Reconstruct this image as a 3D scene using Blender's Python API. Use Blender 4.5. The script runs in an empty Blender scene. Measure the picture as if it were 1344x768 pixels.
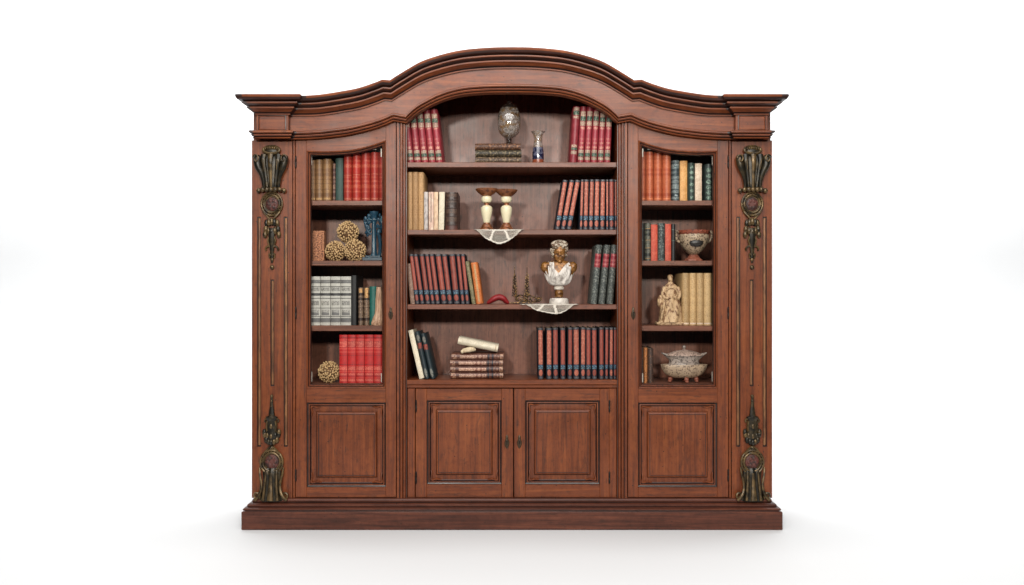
import bpy, math, random
from math import sin, cos, pi, radians, atan2, sqrt
random.seed(7)
R = random.Random(11)
sc = bpy.context.scene
COL = sc.collection

# ------------------------------------------------------------------ camera frame
S, D, CX, CY = 0.004, 4.5, 672.0, 384.0          # metres per photo pixel at the front plane y = 0
YPL = -0.062                                      # front of the plinth
CZ = (696.0 - CY) * S * (D + YPL) / D             # camera height: the plinth stands on z = 0
def X(px, y=0.0): return (px - CX) * S * (D + y) / D
def Z(py, y=0.0): return CZ + (CY - py) * S * (D + y) / D
def U(n, y=0.0): return n * S * (D + y) / D

# ------------------------------------------------------------------ mesh builder
class MB:
    def __init__(s): s.v=[]; s.f=[]; s.m=[]
    def add(s, verts, faces, mi=0):
        o=len(s.v); s.v+= [tuple(p) for p in verts]
        for f in faces: s.f.append([i+o for i in f]); s.m.append(mi)
    def box(s, x0,x1,y0,y1,z0,z1, b=0.0, mi=0):
        if x0>x1: x0,x1=x1,x0
        if z0>z1: z0,z1=z1,z0
        if b<=0:
            s.add([(x,y,z) for x in (x0,x1) for y in (y0,y1) for z in (z0,z1)],
                  [(0,1,3,2),(4,6,7,5),(0,4,5,1),(2,3,7,6),(0,2,6,4),(1,5,7,3)],mi); return
        b=min(b,(x1-x0)*.45,(y1-y0)*.45,(z1-z0)*.45)
        V={}; vs=[]
        for i in (0,1):
            for j in (0,1):
                for k in (0,1):
                    c=((x0,x1)[i],(y0,y1)[j],(z0,z1)[k]); sg=(b if i==0 else -b,b if j==0 else -b,b if k==0 else -b)
                    for ax in range(3):
                        p=[c[q]+(sg[q] if q!=ax else 0) for q in range(3)]
                        V[i,j,k,ax]=len(vs); vs.append(p)
        fs=[]
        for i in (0,1):
            fs.append([V[i,0,0,0],V[i,1,0,0],V[i,1,1,0],V[i,0,1,0]])
            fs.append([V[0,i,0,1],V[1,i,0,1],V[1,i,1,1],V[0,i,1,1]])
            fs.append([V[0,0,i,2],V[1,0,i,2],V[1,1,i,2],V[0,1,i,2]])
        for i in (0,1):
            for j in (0,1):
                fs.append([V[i,j,0,0],V[i,j,1,0],V[i,j,1,1],V[i,j,0,1]])
                fs.append([V[i,0,j,0],V[i,1,j,0],V[i,1,j,2],V[i,0,j,2]])
                fs.append([V[0,i,j,1],V[1,i,j,1],V[1,i,j,2],V[0,i,j,2]])
                for k in (0,1): fs.append([V[i,j,k,0],V[i,j,k,1],V[i,j,k,2]])
        s.add(vs,fs,mi)
    def lathe(s, prof, c=(0,0,0), n=28, sx=1, sy=1, mi=0, mod=None, a0=0, a1=2*pi, cap=True):
        full=abs(a1-a0-2*pi)<1e-6; m=n if full else n+1
        vs=[]
        for r,z in prof:
            for k in range(m):
                a=a0+(a1-a0)*k/n; rr=r*(mod(a,z) if mod else 1)
                vs.append((c[0]+rr*cos(a)*sx,c[1]+rr*sin(a)*sy,c[2]+z))
        fs=[]
        for i in range(len(prof)-1):
            for k in range(n):
                k2=(k+1)%m
                fs.append((i*m+k,i*m+k2,(i+1)*m+k2,(i+1)*m+k))
        if cap:
            fs.append(list(range(m))[::-1]); fs.append([ (len(prof)-1)*m+k for k in range(m)])
        s.add(vs,fs,mi)
    def ell(s, c, rx, ry, rz, n=12, m=8, mi=0, fn=None):
        vs=[(c[0],c[1],c[2]-rz)]
        for i in range(1,m):
            t=-pi/2+pi*i/m
            for k in range(n):
                a=2*pi*k/n; q=fn(a,t) if fn else 1
                vs.append((c[0]+rx*q*cos(t)*cos(a),c[1]+ry*q*cos(t)*sin(a),c[2]+rz*q*sin(t)))
        vs.append((c[0],c[1],c[2]+rz)); L=len(vs)-1
        fs=[(0,1+(k+1)%n,1+k) for k in range(n)]
        for i in range(m-2):
            for k in range(n):
                a=1+i*n+k; b=1+i*n+(k+1)%n; fs.append((a,b,b+n,a+n))
        fs+=[(L,1+(m-2)*n+k,1+(m-2)*n+(k+1)%n) for k in range(n)]
        s.add(vs,fs,mi)
    def tube(s, pts, r, n=8, mi=0, flat=1.0, closed=False):
        P=[tuple(p) for p in pts]; N=len(P); vs=[]
        if not hasattr(r,'__len__'): r=[r]*N
        for i,p in enumerate(P):
            a=P[i-1] if (i>0 or closed) else p; b=P[(i+1)%N] if (i<N-1 or closed) else p
            t=[b[q]-a[q] for q in range(3)]; l=sqrt(sum(q*q for q in t)) or 1; t=[q/l for q in t]
            up=(0,1,0) if abs(t[1])<.9 else (1,0,0)
            u=(t[1]*up[2]-t[2]*up[1],t[2]*up[0]-t[0]*up[2],t[0]*up[1]-t[1]*up[0]); l=sqrt(sum(q*q for q in u)); u=[q/l for q in u]
            w=(u[1]*t[2]-u[2]*t[1],u[2]*t[0]-u[0]*t[2],u[0]*t[1]-u[1]*t[0])
            for k in range(n):
                g=2*pi*k/n
                vs.append([p[q]+r[i]*(cos(g)*u[q]+flat*sin(g)*w[q]) for q in range(3)])
        fs=[]
        for i in range(N if closed else N-1):
            j=(i+1)%N
            for k in range(n): fs.append((i*n+k,i*n+(k+1)%n,j*n+(k+1)%n,j*n+k))
        if not closed: fs.append(list(range(n))[::-1]); fs.append([(N-1)*n+k for k in range(n)])
        s.add(vs,fs,mi)
    def prism(s, top, bot, y0, y1, mi=0):
        """slab between two polylines (x,z) with the same count, from y0 (front) to y1"""
        n=len(top); vs=[]
        for y in (y0,y1):
            vs+=[(x,y,z) for x,z in top]; vs+=[(x,y,z) for x,z in bot]
        fs=[]
        for i in range(n-1):
            fs.append((i,i+1,n+i+1,n+i)); fs.append((2*n+i,3*n+i,3*n+i+1,2*n+i+1))
            fs.append((i,2*n+i,2*n+i+1,i+1)); fs.append((n+i,n+i+1,3*n+i+1,3*n+i))
        fs.append((0,n,3*n,2*n)); fs.append((n-1,3*n-1,4*n-1,2*n-1))
        s.add(vs,fs,mi)
    def frame(s, path, prof, cap=False, mis=None, mi=0):
        """closed path of (x,z); prof = [(inset, y)...] swept with mitres; cap closes the innermost ring"""
        n=len(path); A=sum(path[i][0]*path[(i+1)%n][1]-path[(i+1)%n][0]*path[i][1] for i in range(n))
        if A<0: path=path[::-1]
        offs=[]
        for i in range(n):
            p0,p1,p2=path[i-1],path[i],path[(i+1)%n]
            def nrm(a,b):
                dx,dz=b[0]-a[0],b[1]-a[1]; l=sqrt(dx*dx+dz*dz); return (-dz/l,dx/l)
            a,b=nrm(p0,p1),nrm(p1,p2); mx,mz=a[0]+b[0],a[1]+b[1]; k=2/(mx*mx+mz*mz); offs.append((mx*k,mz*k))
        vs=[]
        for ins,y in prof:
            vs+=[(p[0]+o[0]*ins,y,p[1]+o[1]*ins) for p,o in zip(path,offs)]
        for j in range(len(prof)-1):
            s.add([],[],0)
        o=len(s.v); s.v+=vs
        for j in range(len(prof)-1):
            for i in range(n):
                k=(i+1)%n
                s.f.append([o+j*n+i,o+j*n+k,o+(j+1)*n+k,o+(j+1)*n+i]); s.m.append(mis[j] if mis else mi)
        if cap: s.f.append([o+(len(prof)-1)*n+i for i in range(n)]); s.m.append(mi)
    def sweep(s, stations, prof, mis=None, worn=()):  # worn: indices of the segments that take the dark material
        """stations = [((x,y,z),(ox,oy),zs)]; prof=[(out,dz)]; open sweep"""
        n=len(prof); o=len(s.v)
        for (x,y,z),(ox,oy),zs in stations:
            for d,dz in prof: s.v.append((x+ox*d,y+oy*d,z+dz*zs))
        for i in range(len(stations)-1):
            for j in range(n-1):
                s.f.append([o+i*n+j,o+(i+1)*n+j,o+(i+1)*n+j+1,o+i*n+j+1]); s.m.append(1 if i in worn else (mis[j] if mis else 0))
        s.f.append([o+j for j in range(n)]); s.m.append(0)
        s.f.append([o+(len(stations)-1)*n+j for j in range(n)][::-1]); s.m.append(0)
    def mesh(s, name, mats, angle=35):
        me=bpy.data.meshes.new(name); me.from_pydata(s.v,[],s.f)
        for m in (mats if isinstance(mats,(list,tuple)) else [mats]): me.materials.append(m)
        me.polygons.foreach_set('material_index',s.m)
        import bmesh
        bm=bmesh.new(); bm.from_mesh(me); bmesh.ops.recalc_face_normals(bm,faces=bm.faces); bm.to_mesh(me); bm.free()
        me.shade_smooth(); me.set_sharp_from_angle(angle=radians(angle)); me.update()
        return me
    def build(s, name, mats, parent=None, angle=35, loc=None):
        ob=bpy.data.objects.new(name,s.mesh(name,mats,angle)); COL.objects.link(ob)
        if parent: ob.parent=parent
        if loc: ob.location=loc
        return ob
def tag(o,label,cat,group=None,kind=None):
    if label: o['label']=label
    if cat: o['category']=cat
    if group: o['group']=group
    if kind: o['kind']=kind
    return o
def empty(name,loc,label,cat,group=None,ry=0,rz=0):
    o=bpy.data.objects.new(name,None); COL.objects.link(o); o.location=loc; o.rotation_euler=(0,ry,rz); o.empty_display_size=.05
    return tag(o,label,cat,group)
def obj(name,me,parent):
    o=bpy.data.objects.new(name,me); COL.objects.link(o); o.parent=parent; return o
def smoothcurve(pts, sub=6):
    """Catmull-Rom through points"""
    P=[pts[0]]+list(pts)+[pts[-1]]; out=[]
    for i in range(1,len(P)-2):
        for k in range(sub):
            t=k/sub; q=[]
            for c in range(len(pts[0])):
                a,b,d,e=P[i-1][c],P[i][c],P[i+1][c],P[i+2][c]
                q.append(.5*(2*b+(d-a)*t+(2*a-5*b+4*d-e)*t*t+(3*b-a-3*d+e)*t**3))
            out.append(tuple(q))
    out.append(tuple(pts[-1])); return out

# ------------------------------------------------------------------ materials
def srgb(r,g,b):
    f=lambda c:(c/255/12.92) if c/255<=.04045 else ((c/255+.055)/1.055)**2.4
    return (f(r),f(g),f(b),1)
class NT:
    def __init__(s,name):
        s.mat=bpy.data.materials.new(name); s.mat.use_nodes=True; s.t=s.mat.node_tree; s.n=s.t.nodes; s.l=s.t.links
        s.b=s.n['Principled BSDF']; s.tc=s.n.new('ShaderNodeTexCoord')
    def new(s,ty,**k):
        x=s.n.new(ty)
        for a,v in k.items(): setattr(x,a,v)
        return x
    def coord(s,scale,loc=(0,0,0),src='Object'):
        m=s.new('ShaderNodeMapping'); m.inputs['Scale'].default_value=scale; m.inputs['Location'].default_value=loc
        s.l.new(s.tc.outputs[src],m.inputs['Vector']); return m.outputs[0]
    def noise(s,vec,scale,detail=4,rough=.55,dist=0):
        x=s.new('ShaderNodeTexNoise'); s.l.new(vec,x.inputs['Vector'])
        for k,v in (('Scale',scale),('Detail',detail),('Roughness',rough),('Distortion',dist)): x.inputs[k].default_value=v
        return x.outputs['Fac']
    def ramp(s,fac,stops,interp='LINEAR'):
        x=s.new('ShaderNodeValToRGB'); s.l.new(fac,x.inputs[0]); e=x.color_ramp; e.interpolation=interp
        while len(e.elements)<len(stops): e.elements.new(.5)
        for el,(p,c) in zip(e.elements,stops):
            el.position=p; el.color=c if hasattr(c,'__len__') else (c,c,c,1)
        return x.outputs[0]
    def mix(s,fac,a,b,mode='MIX'):
        x=s.new('ShaderNodeMix',data_type='RGBA',blend_type=mode)
        for v,i in ((fac,0),(a,6),(b,7)):
            if hasattr(v,'is_linked') or hasattr(v,'links'): s.l.new(v,x.inputs[i])
            else: x.inputs[i].default_value=v
        return x.outputs[2]
    def bump(s,h,strength=.3,dist=.002):
        x=s.new('ShaderNodeBump'); x.inputs['Strength'].default_value=strength; x.inputs['Distance'].default_value=dist
        s.l.new(h,x.inputs['Height']); s.l.new(x.outputs[0],s.b.inputs['Normal'])
    def fin(s,col,rough=.5,metal=0,spec=.5,coat=0,coatr=.2,vary=False):
        if vary:
            oi=s.new('ShaderNodeObjectInfo'); col=s.mix(1.0,col,s.ramp(oi.outputs['Random'],[(0,(.82,.80,.78,1)),(.5,(1,1,1,1)),(1,(1.12,1.10,1.06,1))]),'MULTIPLY')
        if hasattr(col,'links'): s.l.new(col,s.b.inputs['Base Color'])
        else: s.b.inputs['Base Color'].default_value=col
        if hasattr(rough,'links'): s.l.new(rough,s.b.inputs['Roughness'])
        else: s.b.inputs['Roughness'].default_value=rough
        s.b.inputs['Metallic'].default_value=metal; s.b.inputs['Specular IOR Level'].default_value=spec
        s.b.inputs['Coat Weight'].default_value=coat; s.b.inputs['Coat Roughness'].default_value=coatr
        return s.mat
def wood(name,axis,dark,mid,light,rough=.42,spec=.35,planks=0,coat=.04,worn=True):
    t=NT(name); al,ac=1.1,13.0
    sc_=[ac*2.2]*3; sc_['xyz'.index(axis)]=al
    v=t.coord(sc_); g=t.noise(v,1.6,7,.62,.9)
    fine=[150,150,150]; fine['xyz'.index(axis)]=5
    f=t.noise(t.coord(fine),1.0,3,.6)
    col=t.ramp(g,[(.27,dark),(.50,mid),(.75,light)])
    col=t.mix(.55,col,t.ramp(f,[(.32,.76),(.52,.99),(.7,1.07)]),'MULTIPLY')
    big=t.noise(t.coord((1,1,1)),3.2,4,.6,.3)
    mot=t.noise(t.coord((1,1,1)),30,5,.65,.6)
    col=t.mix(.8,col,t.ramp(mot,[(.32,(.74,.70,.66,1)),(.5,(1,1,1,1)),(.70,(1.12,1.13,1.12,1))]),'MULTIPLY')
    pv=[95,95,95]; pv['xyz'.index(axis)]=16
    pore=t.noise(t.coord(pv),1.0,2,.5)
    col=t.mix(t.ramp(pore,[(.60,0.0),(.70,.5)]),col,(.03,.012,.007,1))
    col=t.mix(.75,col,t.ramp(big,[(.3,.80),(.5,1.0),(.72,1.12)]),'MULTIPLY')
    if planks:
        w=t.new('ShaderNodeSeparateXYZ'); t.l.new(t.coord((1/planks,1,1),(.37,0,0)),w.inputs[0])
        fl=t.new('ShaderNodeMath',operation='FLOOR'); t.l.new(w.outputs[0],fl.inputs[0])
        wn=t.new('ShaderNodeTexWhiteNoise',noise_dimensions='1D'); t.l.new(fl.outputs[0],wn.inputs['W'])
        col=t.mix(.8,col,t.ramp(wn.outputs[0],[(0,.82),(1,1.16)]),'MULTIPLY')
    if worn:   # worm holes, dents and dark scuffs, each with a shape of its own
        vo=t.new('ShaderNodeTexVoronoi',feature='F1'); t.l.new(t.coord((1,.02,1)),vo.inputs['Vector']); vo.inputs['Scale'].default_value=30
        d=t.ramp(vo.outputs['Distance'],[(.07,1.0),(.12,0.0)])
        rn=t.new('ShaderNodeSeparateColor'); t.l.new(vo.outputs['Color'],rn.inputs[0])
        pk=t.ramp(rn.outputs[0],[(.60,0.0),(.62,1.0)])
        mm=t.new('ShaderNodeMath',operation='MULTIPLY'); t.l.new(d,mm.inputs[0]); t.l.new(pk,mm.inputs[1])
        m2=t.new('ShaderNodeMath',operation='MULTIPLY'); t.l.new(mm.outputs[0],m2.inputs[0]); m2.inputs[1].default_value=.85
        col=t.mix(m2.outputs[0],col,(.008,.004,.003,1))
        sc2=t.noise(t.coord((6,6,22) if axis=='x' else (22,6,6)),1.0,5,.7,1.2)
        col=t.mix(t.ramp(sc2,[(.58,0.0),(.76,.62)]),col,(.02,.009,.006,1))
    t.bump(f,.12,.0012)
    rr=t.ramp(big,[(.3,rough-.07),(.7,rough+.10)])
    return t.fin(col,rr,0,spec,coat,.28)
WD,WM,WL=srgb(74,34,16),srgb(106,51,22),srgb(128,68,32)
wood_v=wood('wood_upright_grain','z',WD,WM,WL)
wood_h=wood('wood_cross_grain','x',WD,WM,WL)
wood_dark=wood('dark_wood','x',srgb(22,10,8),srgb(40,19,14),srgb(62,32,24),.4,.5,0,.1,False)  # darker tone for recessed moulding segments, grooves and the inner panel
wood_back=wood('back_board_wood','z',srgb(92,54,39),srgb(117,70,51),srgb(136,88,67),.40,.5,.137,.0)
wood_shelf=wood('shelf_wood','x',srgb(74,42,31),srgb(102,60,44),srgb(122,76,58),.42,.35,0,.05)
wood_red=wood('plinth_wood','x',srgb(48,24,16),srgb(78,41,29),srgb(104,58,40),.40,.28,0,.03)
def plain(name,c,rough=.5,metal=0,var=.25,scale=60,spec=.5,bump=0,coat=0):
    t=NT(name); f=t.noise(t.coord((1,1,1)),scale,4,.6)
    col=t.mix(1.0,c,t.ramp(f,[(.3,1-var),(.7,1+var)]),'MULTIPLY')
    if bump: t.bump(f,bump,.003)
    return t.fin(col,rough,metal,spec,coat)
def speck(name,c,c2,scale=(1,1,1),n=260,lo=.5,hi=.6,rough=.6,bump=.15,metal=0):
    """two-tone: c with flecks of c2"""
    t=NT(name); f=t.noise(t.coord(scale),n,2,.5); g=t.noise(t.coord((1,1,1)),25,3,.6)
    col=t.mix(t.ramp(f,[(lo,0.0),(hi,1.0)]),c,c2)
    col=t.mix(.6,col,t.ramp(g,[(.3,.72),(.7,1.2)]),'MULTIPLY')
    if bump: t.bump(f,bump,.001)
    return t.fin(col,rough,metal,vary=True)
def gilded(name,c,c2,rows=1,lo=.55,rough=.5):
    """leather with tooled rows of small gilt marks that read like lettering"""
    t=NT(name); f=t.noise(t.coord((260,260,520)),1,2,.6); r=t.noise(t.coord((4,4,46)),1,0,.5)
    g=t.noise(t.coord((1,1,1)),30,3,.6)
    m=t.new('ShaderNodeMath',operation='MULTIPLY'); t.l.new(t.ramp(f,[(.47,0.0),(.55,1.0)]),m.inputs[0]); t.l.new(t.ramp(r,[(lo-.06,0.0),(lo,1.0)]),m.inputs[1])
    col=t.mix(.6,c,t.ramp(g,[(.3,.7),(.7,1.2)]),'MULTIPLY')
    col=t.mix(m.outputs[0],col,c2)
    t.bump(g,.15,.001)
    return t.fin(col,rough,vary=True)
M={}
M['gold']=speck('old_gilding',srgb(150,116,62),srgb(84,58,30),(1,1,1),90,.45,.6,.42,.2,.55)
M['gilt_strip']=speck('gilded_strip',srgb(128,86,52),srgb(92,58,35),(1,1,.2),60,.45,.6,.45,.2,.2)
M['bronze']=speck('green_black_bronze',srgb(28,25,17),srgb(66,55,35),(1,1,1),34,.46,.70,.36,.25,.4)
M['bronze_gold']=speck('rubbed_bronze',srgb(98,78,48),srgb(40,33,21),(1,1,1),34,.40,.66,.36,.25,.45)
M['medal']=speck('worn_red_paint',srgb(82,38,30),srgb(44,22,17),(1,1,1),60,.46,.6,.6,.9)
M['black']=plain('black_iron',srgb(26,21,18),.45,.5)
M['brass']=plain('aged_brass',srgb(62,48,32),.4,.5,.4,120)
M['pages']=speck('paper_pages',srgb(186,170,142),srgb(150,132,104),(1,1,60),8,.4,.65,.8,0)
M['pages_dark']=plain('browned_pages',srgb(98,76,58),.85)

# ------------------------------------------------------------------ the setting: white paper sweep
mb=MB()
prof=[]; YB=4.2; RC=1.6
prof=[(-1.6,0.0),(YB-RC,0.0)]
for k in range(1,13):
    a=pi/2*k/12; prof.append((YB-RC+RC*sin(a),RC-RC*cos(a)))
prof.append((YB,7.0))
vs=[]
for y,z in prof: vs+=[(-15,y,z),(15,y,z)]
mb.add(vs,[(2*i,2*i+1,2*i+3,2*i+2) for i in range(len(prof)-1)])
t=NT('white_paper'); 
bd=mb.build('backdrop',t.fin((.67,.68,.69,1),.75,0,.2),angle=60); tag(bd,'seamless white paper floor and background behind the bookcase','backdrop',None,'structure')

# ------------------------------------------------------------------ bookcase
BC=empty('bookcase',(0,0,0),'large arched reddish brown wooden bookcase with glazed side doors and carved bronze corbels','bookcase')
def part(mb_,name,mat,parent=None,angle=35): return mb_.build(name,mat,parent or BC,angle)
def mir(px): return 2*CX-px
WOODS=[wood_v,wood_dark,wood_h]

# ---- curves (photo pixels, left half, then mirrored)
T=[(392.5,123.6),(412,123.4),(428,122.2),(450,119.4),(471,115.2),(491,108.6),(502,104.2)]
T2=[(511.5,105.2),(526,96),(552,81),(578,72),(604,66),(630,63.2),(651,62),(672,61.7)]
TL=smoothcurve(T,5)+smoothcurve(T2,5)
Mb=[(383.5,180),(405,180.2),(428,179.4),(455,176.4),(482,170.2),(500,164.6),(516,157.8)]
Mb2=[(532.5,160.8),(538,155.2),(552,144.4),(578,131.4),(604,124),(630,121.2),(651,120.4),(672,120.2)]
ML=smoothcurve(Mb,5)+smoothcurve(Mb2,5)
def interp(L,x):
    x=min(x,2*CX-x)
    if x<=L[0][0]: return L[0][1]
    for a,b in zip(L,L[1:]):
        if a[0]<=x<=b[0]: return a[1]+(b[1]-a[1])*(x-a[0])/((b[0]-a[0]) or 1)
    return L[-1][1]
def bothsides(L): return L+[(mir(x),y) for x,y in L[-2::-1]]

# ---- cornice
YF=-.018                                         # frieze face
BLK=-.052                                        # end-block face
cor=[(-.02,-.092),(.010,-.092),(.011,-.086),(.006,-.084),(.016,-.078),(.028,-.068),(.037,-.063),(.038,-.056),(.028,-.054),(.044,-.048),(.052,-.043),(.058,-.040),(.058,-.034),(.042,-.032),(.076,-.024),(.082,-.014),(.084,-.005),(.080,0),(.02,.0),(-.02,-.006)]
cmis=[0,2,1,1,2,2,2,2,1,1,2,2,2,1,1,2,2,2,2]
yl=YF-.08
def st_front(L,yf,lip,zsc=1.0,ofs=0):
    out=[]
    for px,py in L:
        yy=yf-lip; out.append(((X(px,yy),yf,Z(py,yy)+(Z(123.3,BLK-.08)-Z(123.3,yy))*max(0,1-(min(px,2*CX-px)-394)/55)),(0,-1),zsc))
    return out
XE=X(309.5,BLK-.08)+.080                           # outer face of the frieze block
xb=X(394.0,BLK-.08)-.080                           # inner face of the block (its returns)
ztl=Z(123.3,BLK-.08)
left=[((XE,.43,ztl),(-1,0),1),((XE,BLK,ztl),(-1,-1),1),((xb,BLK,ztl),(1,-1),1),((xb,YF,ztl),(1,-1),1)]
mid=st_front(bothsides(TL),YF,.08)
right=[((-x,y,z),(-o[0],o[1]),k) for (x,y,z),o,k in left[::-1]]
mid=[m for m in mid if abs(m[0][0])<abs(xb)-.118]
def dark_ends(left,mid,right,d0,d1):  # end and block-joint segments of a moulding take the dark wood
    a=((XE+.003,BLK,left[1][0][2]),(d0,-1),1); b=((xb+.004,YF,left[3][0][2]),(d1,-1),1)
    mm=lambda s_:((-s_[0][0],s_[0][1],s_[0][2]),(-s_[1][0],s_[1][1]),s_[2])
    L=[left[0],left[1],a,left[2],left[3],b]; st=L+mid+[mm(s_) for s_ in L[::-1]]; n=len(st)
    return st,(1,3,4,n-2-1,n-2-3,n-2-4)
st,dark_segs=dark_ends(left,mid,right,-.62,1.2)
mb=MB(); mb.sweep(st,cor,cmis,dark_segs); part(mb,'cornice',[wood_v,wood_dark,wood_h],angle=28)
# ---- lower moulding under the frieze
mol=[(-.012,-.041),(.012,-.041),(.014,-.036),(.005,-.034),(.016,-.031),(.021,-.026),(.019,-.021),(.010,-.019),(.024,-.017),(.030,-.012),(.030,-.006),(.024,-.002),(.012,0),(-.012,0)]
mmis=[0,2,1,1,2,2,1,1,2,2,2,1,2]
lip=.026
XE2=XE
zt2=Z(170.2,BLK-lip)
left=[((XE2,.43,zt2),(-1,0),1),((XE2,BLK,zt2),(-1,-1),1),((xb,BLK,zt2),(1,-1),1),((xb,YF,zt2),(1,-1),1)]
mid=[]
for px,py in bothsides(ML):
    yy=YF-lip; zl=Z(py,yy)+.041; k=max(0,1-(min(px,2*CX-px)-384)/55); mid.append(((X(px,yy),YF,zl+(zt2-Z(180,yy)-.041)*min(k,1)),(0,-1),1))
mid=[m for m in mid if abs(m[0][0])<abs(xb)-.048]
right=[((-x,y,z),(-o[0],o[1]),k) for (x,y,z),o,k in left[::-1]]
st,dark_segs=dark_ends(left,mid,right,-.45,1.25)
mb=MB(); mb.sweep(st,mol,mmis,dark_segs); part(mb,'frieze_moulding',[wood_v,wood_dark,wood_h],angle=28)
# ---- frieze board with the arch cut in it
xs=[xb+ (0-xb)*k/60 for k in range(61)]; xs=xs+[-x for x in xs[-2::-1]]
def px_of(x,y): return CX+x/(S*(D+y)/D)
top=[(x,Z(interp(TL,px_of(x,YF-.08)),YF-.08)-.03) for x in xs]
bot=[(x,Z(interp(ML,px_of(x,YF-lip)),YF-lip)+.001) for x in xs]
mb=MB(); mb.prism(top,bot,YF,.028); part(mb,'frieze',wood_h)
for s in (1,-1):
    mb=MB(); a,b=XE*s,xb*s
    zz0,zz1=zt2-.036,ztl-.03
    mb.box(a,b,BLK,.03,zz0,zz1,.002)
    i=.016
    mb.frame([(a+i*s,zt2+.004),(b-i*s,zt2+.004),(b-i*s,ztl-.096),(a+i*s,ztl-.096)],[(-.004,BLK+.001),(-.0035,BLK-.004),(0,BLK-.005),(.004,BLK-.001)],True,[1,1,2],2)
    part(mb,'frieze_block',WOODS)
# top board, back, sides, partitions
SX=abs(X(330.6,0))
mb=MB()
for s in (1,-1): mb.box(s*SX,s*.70,.03,.40,ztl-.06,ztl-.035,.002)
n=40; xs2=[-.70+1.4*k/n for k in range(n+1)]
tp=[(x,Z(interp(TL,px_of(x,YF-.08)),YF-.08)-.035) for x in xs2]
mb.prism(tp,[(x,z-.02) for x,z in tp],.03,.40); mb.prism([(x,z-.021) for x,z in tp],[(x,z-.26) for x,z in tp],.391,.398)
part(mb,'top_board',wood_h)
mb=MB(); zc0,zc1=.05,ztl-.062
for s in (1,-1):
    mb2=MB(); mb2.box(s*SX,s*(SX-.03),.026,.40,zc0,zc1,.003); part(mb2,'side_panel',wood_v)
YBK=.365
mb=MB(); w=.137; x=-1.335+.0
k0=-11
while True:
    xa=(k0-.37)*w; xb_=xa+w; k0+=1
    if xb_<-1.335: continue
    if xa>1.335: break
    xa2,xb2=max(xa,-1.335),min(xb_,1.335)
    if xb2-xa2<.01: continue
    ztop=min(Z(interp(TL,px_of(max(abs(xa2),abs(xb2)),YF-.08)),YF-.08)-.05,9) if abs((xa2+xb2)/2)<.70 else zc1
    mb.box(xa2,xb2,YBK,YBK+.02,zc0,ztop)
part(mb,'back_panel',wood_back)
YS=.03
PXP=527.5
for s in (1,-1):
    mb=MB(); xa=s*abs(X(534,.03)); mb.box(xa,xa-s*.0+s*.026,.028,YBK-.001,zc0,Z(118,.1),.002); part(mb,'partition',wood_v)
# ---- plinth
mb=MB(); PX=abs(X(316.5,YPL)); zp=Z(672,YPL)
mb.box(-PX,PX,YPL,.43,0,zp,.004); part(mb,'plinth',wood_red)
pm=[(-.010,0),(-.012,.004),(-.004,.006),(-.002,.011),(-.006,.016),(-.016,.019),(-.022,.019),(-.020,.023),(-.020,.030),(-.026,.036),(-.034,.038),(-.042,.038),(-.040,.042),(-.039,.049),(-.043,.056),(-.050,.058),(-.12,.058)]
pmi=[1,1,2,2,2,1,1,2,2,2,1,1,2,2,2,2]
e=PX-.004
mb=MB(); mb.sweep([((-e,.43,zp),(-1,0),1),((-e,YPL+.004,zp),(-1,-1),1),((e,YPL+.004,zp),(1,-1),1),((e,.43,zp),(1,0),1)],pm,pmi)
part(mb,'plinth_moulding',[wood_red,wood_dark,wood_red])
ZB=zp+.058                                     # top of the plinth moulding: everything above stands here

# ---- plate with rectangular grooves
def plate(mb,x0,x1,z0,z1,y0,y1,holes,depth,mi=0,mig=1):
    xs=sorted({x0,x1}|{h[0] for h in holes}|{h[1] for h in holes}); zs=sorted({z0,z1}|{h[2] for h in holes}|{h[3] for h in holes})
    inside=lambda a,b: any(h[0]<a<h[1] and h[2]<b<h[3] for h in holes)
    for i in range(len(xs)-1):
        for j in range(len(zs)-1):
            if not inside((xs[i]+xs[i+1])/2,(zs[j]+zs[j+1])/2):
                mb.add([(xs[i],y0,zs[j]),(xs[i+1],y0,zs[j]),(xs[i+1],y0,zs[j+1]),(xs[i],y0,zs[j+1])],[(0,1,2,3)],mi)
    for a,b,c,d in holes:
        v=[(a,c),(b,c),(b,d),(a,d)]
        mb.add([(p,y0,q) for p,q in v]+[(p,y0+depth,q) for p,q in v],[(0,1,5,4),(1,2,6,5),(2,3,7,6),(3,0,4,7),(4,5,6,7)],mig)
    v=[(x0,z0),(x1,z0),(x1,z1),(x0,z1)]
    mb.add([(p,y0,q) for p,q in v]+[(p,y1,q) for p,q in v],[(0,1,5,4),(1,2,6,5),(2,3,7,6),(3,0,4,7),(4,5,6,7)],mi)
zpt=zt2-.042                                     # underside of the moulding on the blocks

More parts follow.
